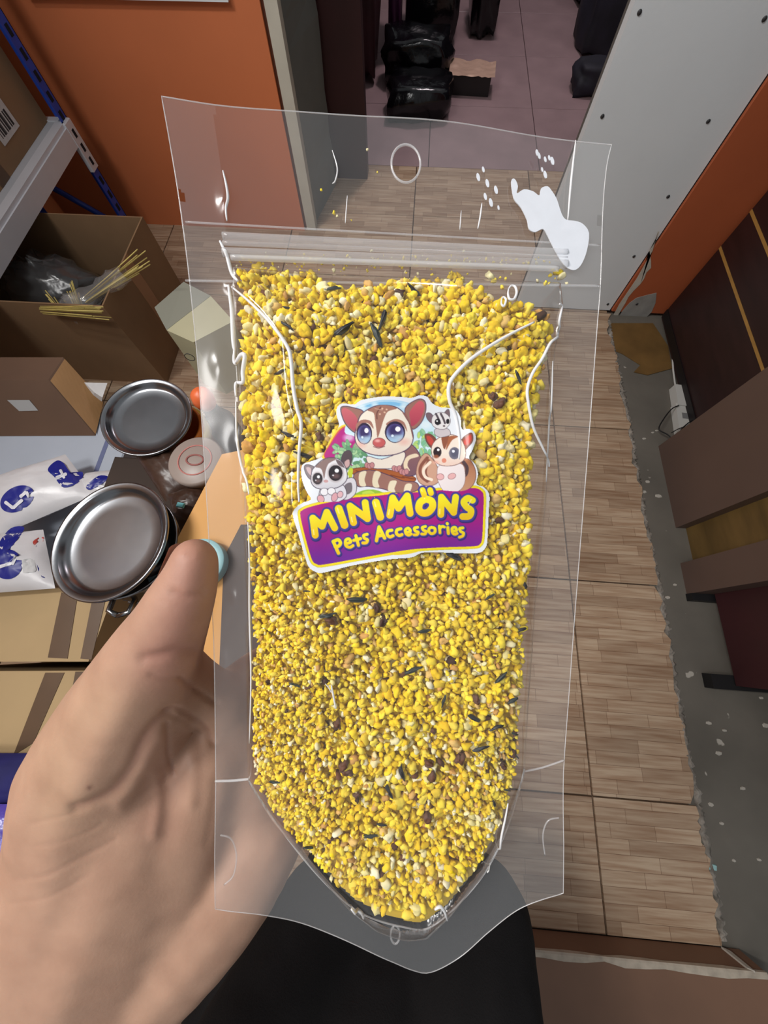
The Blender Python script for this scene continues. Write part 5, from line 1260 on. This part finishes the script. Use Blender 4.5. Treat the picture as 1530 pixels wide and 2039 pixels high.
# white backing with real thickness, print parts on it
st_o = None
names = ['sticker', 'scenery_print', 'large_animal_print', 'grey_animal_print', 'brown_animal_print', 'small_animal_print', 'banner_print', 'title_lettering', 'subtitle_lettering']
labs = [None, 'rainbow arc, sky, bushes and branch print', 'large cartoon sugar glider print with blue eyes', 'grey cartoon sugar glider print', 'brown cartoon sugar glider print with red ears', 'tiny striped cartoon sugar glider print', 'magenta banner with yellow edge line', 'yellow MINIMÖNS lettering', 'yellow Pets Accessories lettering']
for k, nm in enumerate(names):
    sel = okq & (LAYs[:-1, :-1] == k); f = q4[sel]
    if len(f) == 0: continue
    used, inv = np.unique(f, return_inverse=True); f2 = inv.reshape(-1, 4)
    me = fast_mesh(nm, Q[used], f2, colv[used], M_stk)
    o = link(bpy.data.objects.new(nm, me))
    if st_o is None: st_o = o; o.parent = pouch; o['label'] = 'die-cut cartoon sticker with a white border'
    else: o.parent = st_o; o['label'] = labs[k]
# ================================================================ the person holding the pouch
def sphere_soup(chains, step=.35):
    """chains of (point, radius): dense spheres swept along each, returned as one triangle soup"""
    sv, sf = ico(2); V = []; Fc = []; k = 0
    for ch in chains:
        P = poly_sub(np.array([np.r_[p, r] for p, r in ch]), 12, False)
        last = None
        for q in P:
            if last is not None and np.linalg.norm(q[:3] - last[:3]) < step * min(q[3], last[3]) and not np.allclose(q, P[-1]): continue
            V.append(sv * q[3] + q[:3]); Fc.append(sf + k); k += len(sv); last = q
    return np.concatenate(V), np.concatenate(Fc)
def remeshed(name, chains, voxel, smooth_it, m):
    V, Fc = sphere_soup(chains)
    me = fast_mesh(name + '_soup', V, Fc, None, m); o = bpy.data.objects.new(name + '_soup', me); COL.objects.link(o)
    r = o.modifiers.new('r', 'REMESH'); r.mode = 'VOXEL'; r.voxel_size = voxel; r.use_smooth_shade = True
    s = o.modifiers.new('s', 'SMOOTH'); s.factor = .5; s.iterations = smooth_it
    dg = bpy.context.evaluated_depsgraph_get(); me2 = bpy.data.meshes.new_from_object(o.evaluated_get(dg)); me2.name = name
    bpy.data.objects.remove(o); bpy.data.meshes.remove(me)
    me2.materials.clear(); me2.materials.append(m); me2.polygons.foreach_set('use_smooth', [True] * len(me2.polygons)); return me2
def hp(x, y, d, rp): return (at_depth(x, y, d), rp * d / F)

def skin_mat():
    m = bpy.data.materials.new('skin'); m.use_nodes = True; nt = m.node_tree; b = nt.nodes['Principled BSDF']; N = nt.nodes.new; L_ = nt.links.new
    a = N('ShaderNodeVertexColor'); a.layer_name = 'Col'
    tc = N('ShaderNodeTexCoord'); n1 = N('ShaderNodeTexNoise'); n1.inputs['Scale'].default_value = 70; n1.inputs['Detail'].default_value = 5; L_(tc.outputs['Object'], n1.inputs['Vector'])
    rp = N('ShaderNodeValToRGB'); rp.color_ramp.elements[0].position = .3; rp.color_ramp.elements[0].color = (.86, .80, .78, 1); rp.color_ramp.elements[1].position = .7; rp.color_ramp.elements[1].color = (1.06, 1.04, 1.03, 1)
    L_(n1.outputs['Fac'], rp.inputs[0])
    mx = N('ShaderNodeMix'); mx.data_type = 'RGBA'; mx.blend_type = 'MULTIPLY'; mx.inputs[0].default_value = .8; L_(a.outputs[0], mx.inputs[6]); L_(rp.outputs[0], mx.inputs[7]); L_(mx.outputs[2], b.inputs['Base Color'])
    b.inputs['Roughness'].default_value = .52; b.inputs['Specular IOR Level'].default_value = .35
    b.inputs['Subsurface Weight'].default_value = .12; b.inputs['Subsurface Radius'].default_value = (1, .4, .25); b.inputs['Subsurface Scale'].default_value = .003
    n2 = N('ShaderNodeTexNoise'); n2.inputs['Scale'].default_value = 900; n2.inputs['Detail'].default_value = 3; L_(tc.outputs['Object'], n2.inputs['Vector'])
    bp = N('ShaderNodeBump'); bp.inputs['Strength'].default_value = .12; bp.inputs['Distance'].default_value = .0006; L_(n2.outputs['Fac'], bp.inputs['Height']); L_(bp.outputs[0], b.inputs['Normal'])
    return m
M_skin = skin_mat()
person = empty('person', (-.05, -.95, ZS), 'person in black trousers, left hand holding up the clear pouch', 'person')
POFF = np.array(person.location)
thumb = [hp(388, 1115, .117, 50), hp(378, 1158, .118, 58), hp(358, 1202, .120, 69), hp(338, 1247, .123, 77), hp(310, 1302, .128, 91), hp(280, 1370, .136, 108), hp(245, 1450, .146, 128), hp(205, 1540, .155, 138), hp(190, 1640, .162, 140)]
thenar = [hp(260, 1430, .148, 120), hp(215, 1540, .156, 148), hp(205, 1650, .160, 150), hp(175, 1760, .164, 160), hp(130, 1880, .170, 180)]
palm_mid = [hp(420, 1500, .160, 86), hp(380, 1600, .163, 110), hp(330, 1720, .166, 130), hp(240, 1860, .170, 160)]
filler = [hp(300, 1560, .158, 120), hp(270, 1680, .160, 145), hp(220, 1800, .165, 165), hp(150, 1930, .174, 185)]
hypo = [hp(528, 1645, .172, 88), hp(466, 1735, .170, 106), hp(395, 1815, .168, 118), hp(280, 1915, .170, 132), hp(160, 2000, .176, 150)]
web = [hp(325, 1330, .136, 74), hp(385, 1370, .150, 62), hp(440, 1400, .158, 58)]
wrist = [hp(190, 1780, .168, 170), hp(110, 1920, .178, 185), hp(10, 2080, .205, 185), hp(-150, 2300, .26, 175), (np.array([-.36, -.36, 1.00]), .046), (np.array([-.44, -.50, .98]), .050)]
knuck = [hp(440, 1400, .163, 62), hp(480, 1490, .166, 66), hp(510, 1570, .169, 66), hp(520, 1650, .172, 66)]
def finger(x0, y0, pts): return [hp(x0, y0, .166, 58)] + [hp(*p) for p in pts]
index_ = finger(430, 1420, [(520, 1340, .174, 52), (610, 1305, .178, 50), (690, 1300, .177, 46), (770, 1310, .173, 40)])
middle = finger(470, 1490, [(570, 1430, .179, 52), (670, 1400, .182, 50), (760, 1390, .180, 46), (840, 1395, .176, 40)])
ringf = finger(490, 1570, [(590, 1520, .180, 50), (680, 1490, .183, 48), (770, 1475, .181, 44), (840, 1480, .177, 39)])
pinky = finger(500, 1640, [(590, 1598, .179, 46), (660, 1570, .182, 42), (720, 1560, .181, 39), (775, 1562, .178, 35)])
me = remeshed('left_hand', [thumb, thenar, filler, palm_mid, hypo, web, wrist, knuck, index_, middle, ringf, pinky], .0010, 100, M_skin)
nvx = len(me.vertices); V = np.empty(nvx * 3); me.vertices.foreach_get('co', V); V = V.reshape(-1, 3)
Nn = np.empty(nvx * 3); me.vertices.foreach_get('normal', Nn); Nn = Nn.reshape(-1, 3)
PX, DP = project(V); facing = np.clip(-(Nn * (V - CAM)).sum(1) / np.linalg.norm(V - CAM, axis=1) * 2, 0, 1)
# palm creases, tendon rises and hollows: pushed into the surface
CR = [([(285, 1312), (320, 1306), (352, 1298), (388, 1296)], 12, .0010), ([(360, 1352), (385, 1370), (415, 1390), (430, 1402)], 6, .0012), ([(335, 1425), (312, 1440), (285, 1478), (262, 1530), (232, 1568), (200, 1590), (150, 1608)], 13, .0013),
      ([(330, 1420), (352, 1412), (385, 1430), (408, 1452), (424, 1480)], 7, .0011), ([(333, 1445), (336, 1500), (345, 1540)], 5, .0011), ([(345, 1425), (372, 1440), (398, 1462)], 5, .0006),
      ([(60, 1640), (110, 1630), (170, 1612)], 5, .00022), ([(70, 1685), (120, 1678), (170, 1660), (205, 1640)], 5, .0002), ([(30, 1752), (90, 1745), (150, 1715), (230, 1672)], 6, .0003), ([(20, 1800), (100, 1786), (180, 1740)], 5, .0002),
      ([(346, 1180), (372, 1188), (405, 1182)], 8, .0006), ([(300, 1345), (330, 1352), (350, 1350)], 6, .0004), ([(430, 1560), (424, 1620), (412, 1680)], 9, .0003), ([(395, 1480), (400, 1540), (396, 1600)], 12, .0003)]
RI = [([(318, 1470), (290, 1520), (262, 1570), (240, 1600)], 16, .0012), ([(310, 1540), (316, 1600), (308, 1660)], 14, .0012), ([(250, 1400), (200, 1490), (160, 1570)], 40, .0016), ([(372, 1440), (385, 1520), (380, 1600)], 16, .0008), ([(385, 1120), (372, 1170)], 26, .0007)]
disp = np.zeros(nvx)
for p, w, h in CR: disp -= .85 * h * np.exp(-(segdist(poly_sub(p, 5, False), PX[:, 0], PX[:, 1], False) / w) ** 2)
for p, w, h in RI: disp += .7 * h * np.exp(-(segdist(poly_sub(p, 5, False), PX[:, 0], PX[:, 1], False) / w) ** 2)
V2 = V + Nn * (disp * facing)[:, None]
# skin tone: pinker at thumb, darker red in the creases, paler over the thenar
base = np.tile(lin((180, 144, 122)), (nvx, 1)); pink = lin((182, 134, 118)); deep = lin((156, 108, 96)); pale = lin((186, 154, 126))
def blend(t, c):
    global base
    base = base * (1 - t[:, None]) + c * t[:, None]
g = lambda p, w: np.exp(-(segdist(np.array(p, float), PX[:, 0], PX[:, 1], False) / w) ** 2)
blend(.8 * g([(390, 1110), (372, 1190), (350, 1290), (330, 1330)], 60), pink)
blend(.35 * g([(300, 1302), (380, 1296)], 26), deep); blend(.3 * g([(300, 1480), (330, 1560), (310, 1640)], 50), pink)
blend(.5 * g([(190, 1400), (110, 1500), (120, 1600)], 70), pale)
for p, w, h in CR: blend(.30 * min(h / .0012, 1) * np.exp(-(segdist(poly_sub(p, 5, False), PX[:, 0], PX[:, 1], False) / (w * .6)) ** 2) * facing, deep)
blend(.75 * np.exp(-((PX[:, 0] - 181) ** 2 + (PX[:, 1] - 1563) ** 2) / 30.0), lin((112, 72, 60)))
me.vertices.foreach_set('co', (V2 - POFF).astype(np.float32).ravel())
a = me.color_attributes.new('Col', 'FLOAT_COLOR', 'POINT'); a.data.foreach_set('color', np.c_[base, np.ones(nvx)].astype(np.float32).ravel()); me.update()
hand = link(bpy.data.objects.new('left_hand', me), person); hand['label'] = 'left hand, palm up, thumb on the pouch edge'
# thumbnail on the far side of the tip
nl = []; nf = []; c0 = at_depth(352, 1122, .121); ta = at_depth(370, 1085, .120) - at_depth(338, 1160, .123); ta /= np.linalg.norm(ta)
out = c0 - at_depth(384, 1130, .118); out -= ta * (out @ ta); out /= np.linalg.norm(out); bt_ = np.cross(ta, out)
for i in range(7):
    for j in range(7):
        s, q = i / 6 - .5, j / 6 - .5; an = q * 1.5; R0 = .0080
        p = at_depth(377, 1136, .1195) + ta * (s * .011) + out * R0 * math.cos(an) + bt_ * R0 * math.sin(an); nl.append(p - POFF)
for i in range(6):
    for j in range(6): k = i * 7 + j; nf.append((k, k + 1, k + 8, k + 7))
MB().add(nl, nf, True).build('thumbnail', mat('fingernail', (212, 166, 150), .3, coat=.3), person)
# black trousers: seated, knees together, shins down to the step
def mp_(x, y, d, r): return (at_depth(x, y, d), r)
kl = at_depth(650, 1850, .60); kr = at_depth(940, 1840, .60)
def leg(k, hx, hy, hz, fx): return [[((hx, hy, hz)), .115], [(k * .5 + np.array([hx, hy, hz]) * .5), .108], [k, .100]], [[k, .096], [k * (1, 1, 0) + np.array([fx, -.02, .30]), .070], [k * (1, 1, 0) + np.array([fx, .0, ZS + .07]), .064]]
l1, l2 = leg(kl, -.30, -.80, .72, -.01); r1, r2 = leg(kr, .10, -.80, .72, .01)
hips = [[np.array([-.27, -.80, .72]), .12], [np.array([-.10, -.82, .72]), .13], [np.array([.07, -.80, .72]), .12]]
lap4 = [[at_depth(560, 1930, .62), .09], [at_depth(480, 2080, .60), .11]]
lap2 = [[kl * .93 + np.array([-.26, -.80, .72]) * .07, .085], [(kl + kr) / 2 - np.array([0, .03, 0.01]), .085], [kr * .93 + np.array([.06, -.8, .72]) * .07, .085]]
lap3 = [[(kl + kr) / 2 - np.array([0, .03, 0.01]), .085], [(kl + kr) / 2 * .5 + np.array([-.1, -.80, .72]) * .5, .11], [np.array([-.1, -.82, .72]), .13]]
lap = [[kl * .6 + np.array([-.26, -.80, .72]) * .4, .105], [(kl + kr) / 2 * .6 + np.array([-.1, -.80, .72]) * .4, .10], [kr * .6 + np.array([.06, -.80, .72]) * .4, .105]]
ch = [[(np.array(p, float), r) for p, r in c] for c in (l1, l2, r1, r2, hips, lap, lap2, lap3, lap4)]
M_trs = mat('black_cotton_trousers', (24, 23, 24), .9, var=.2, vscale=14, bump=.4, bscale=500, spec=.2)
me = remeshed('trousers', ch, .010, 8, M_trs)
V = np.empty(len(me.vertices) * 3); me.vertices.foreach_get('co', V); V = V.reshape(-1, 3); me.vertices.foreach_set('co', (V - POFF).astype(np.float32).ravel())
link(bpy.data.objects.new('trousers', me), person)
dsp = at_depth(634, 2030, .50)
MB().tube([dsp - POFF + np.array([.0, -.05, -.012]), dsp - POFF + np.array([0, -.02, .004]), dsp - POFF + np.array([0, .0, .004])], [.004, .006, .0075], 10).build('drawstring_tip', mat('beige_cord_tip', (150, 132, 104), .7), person)
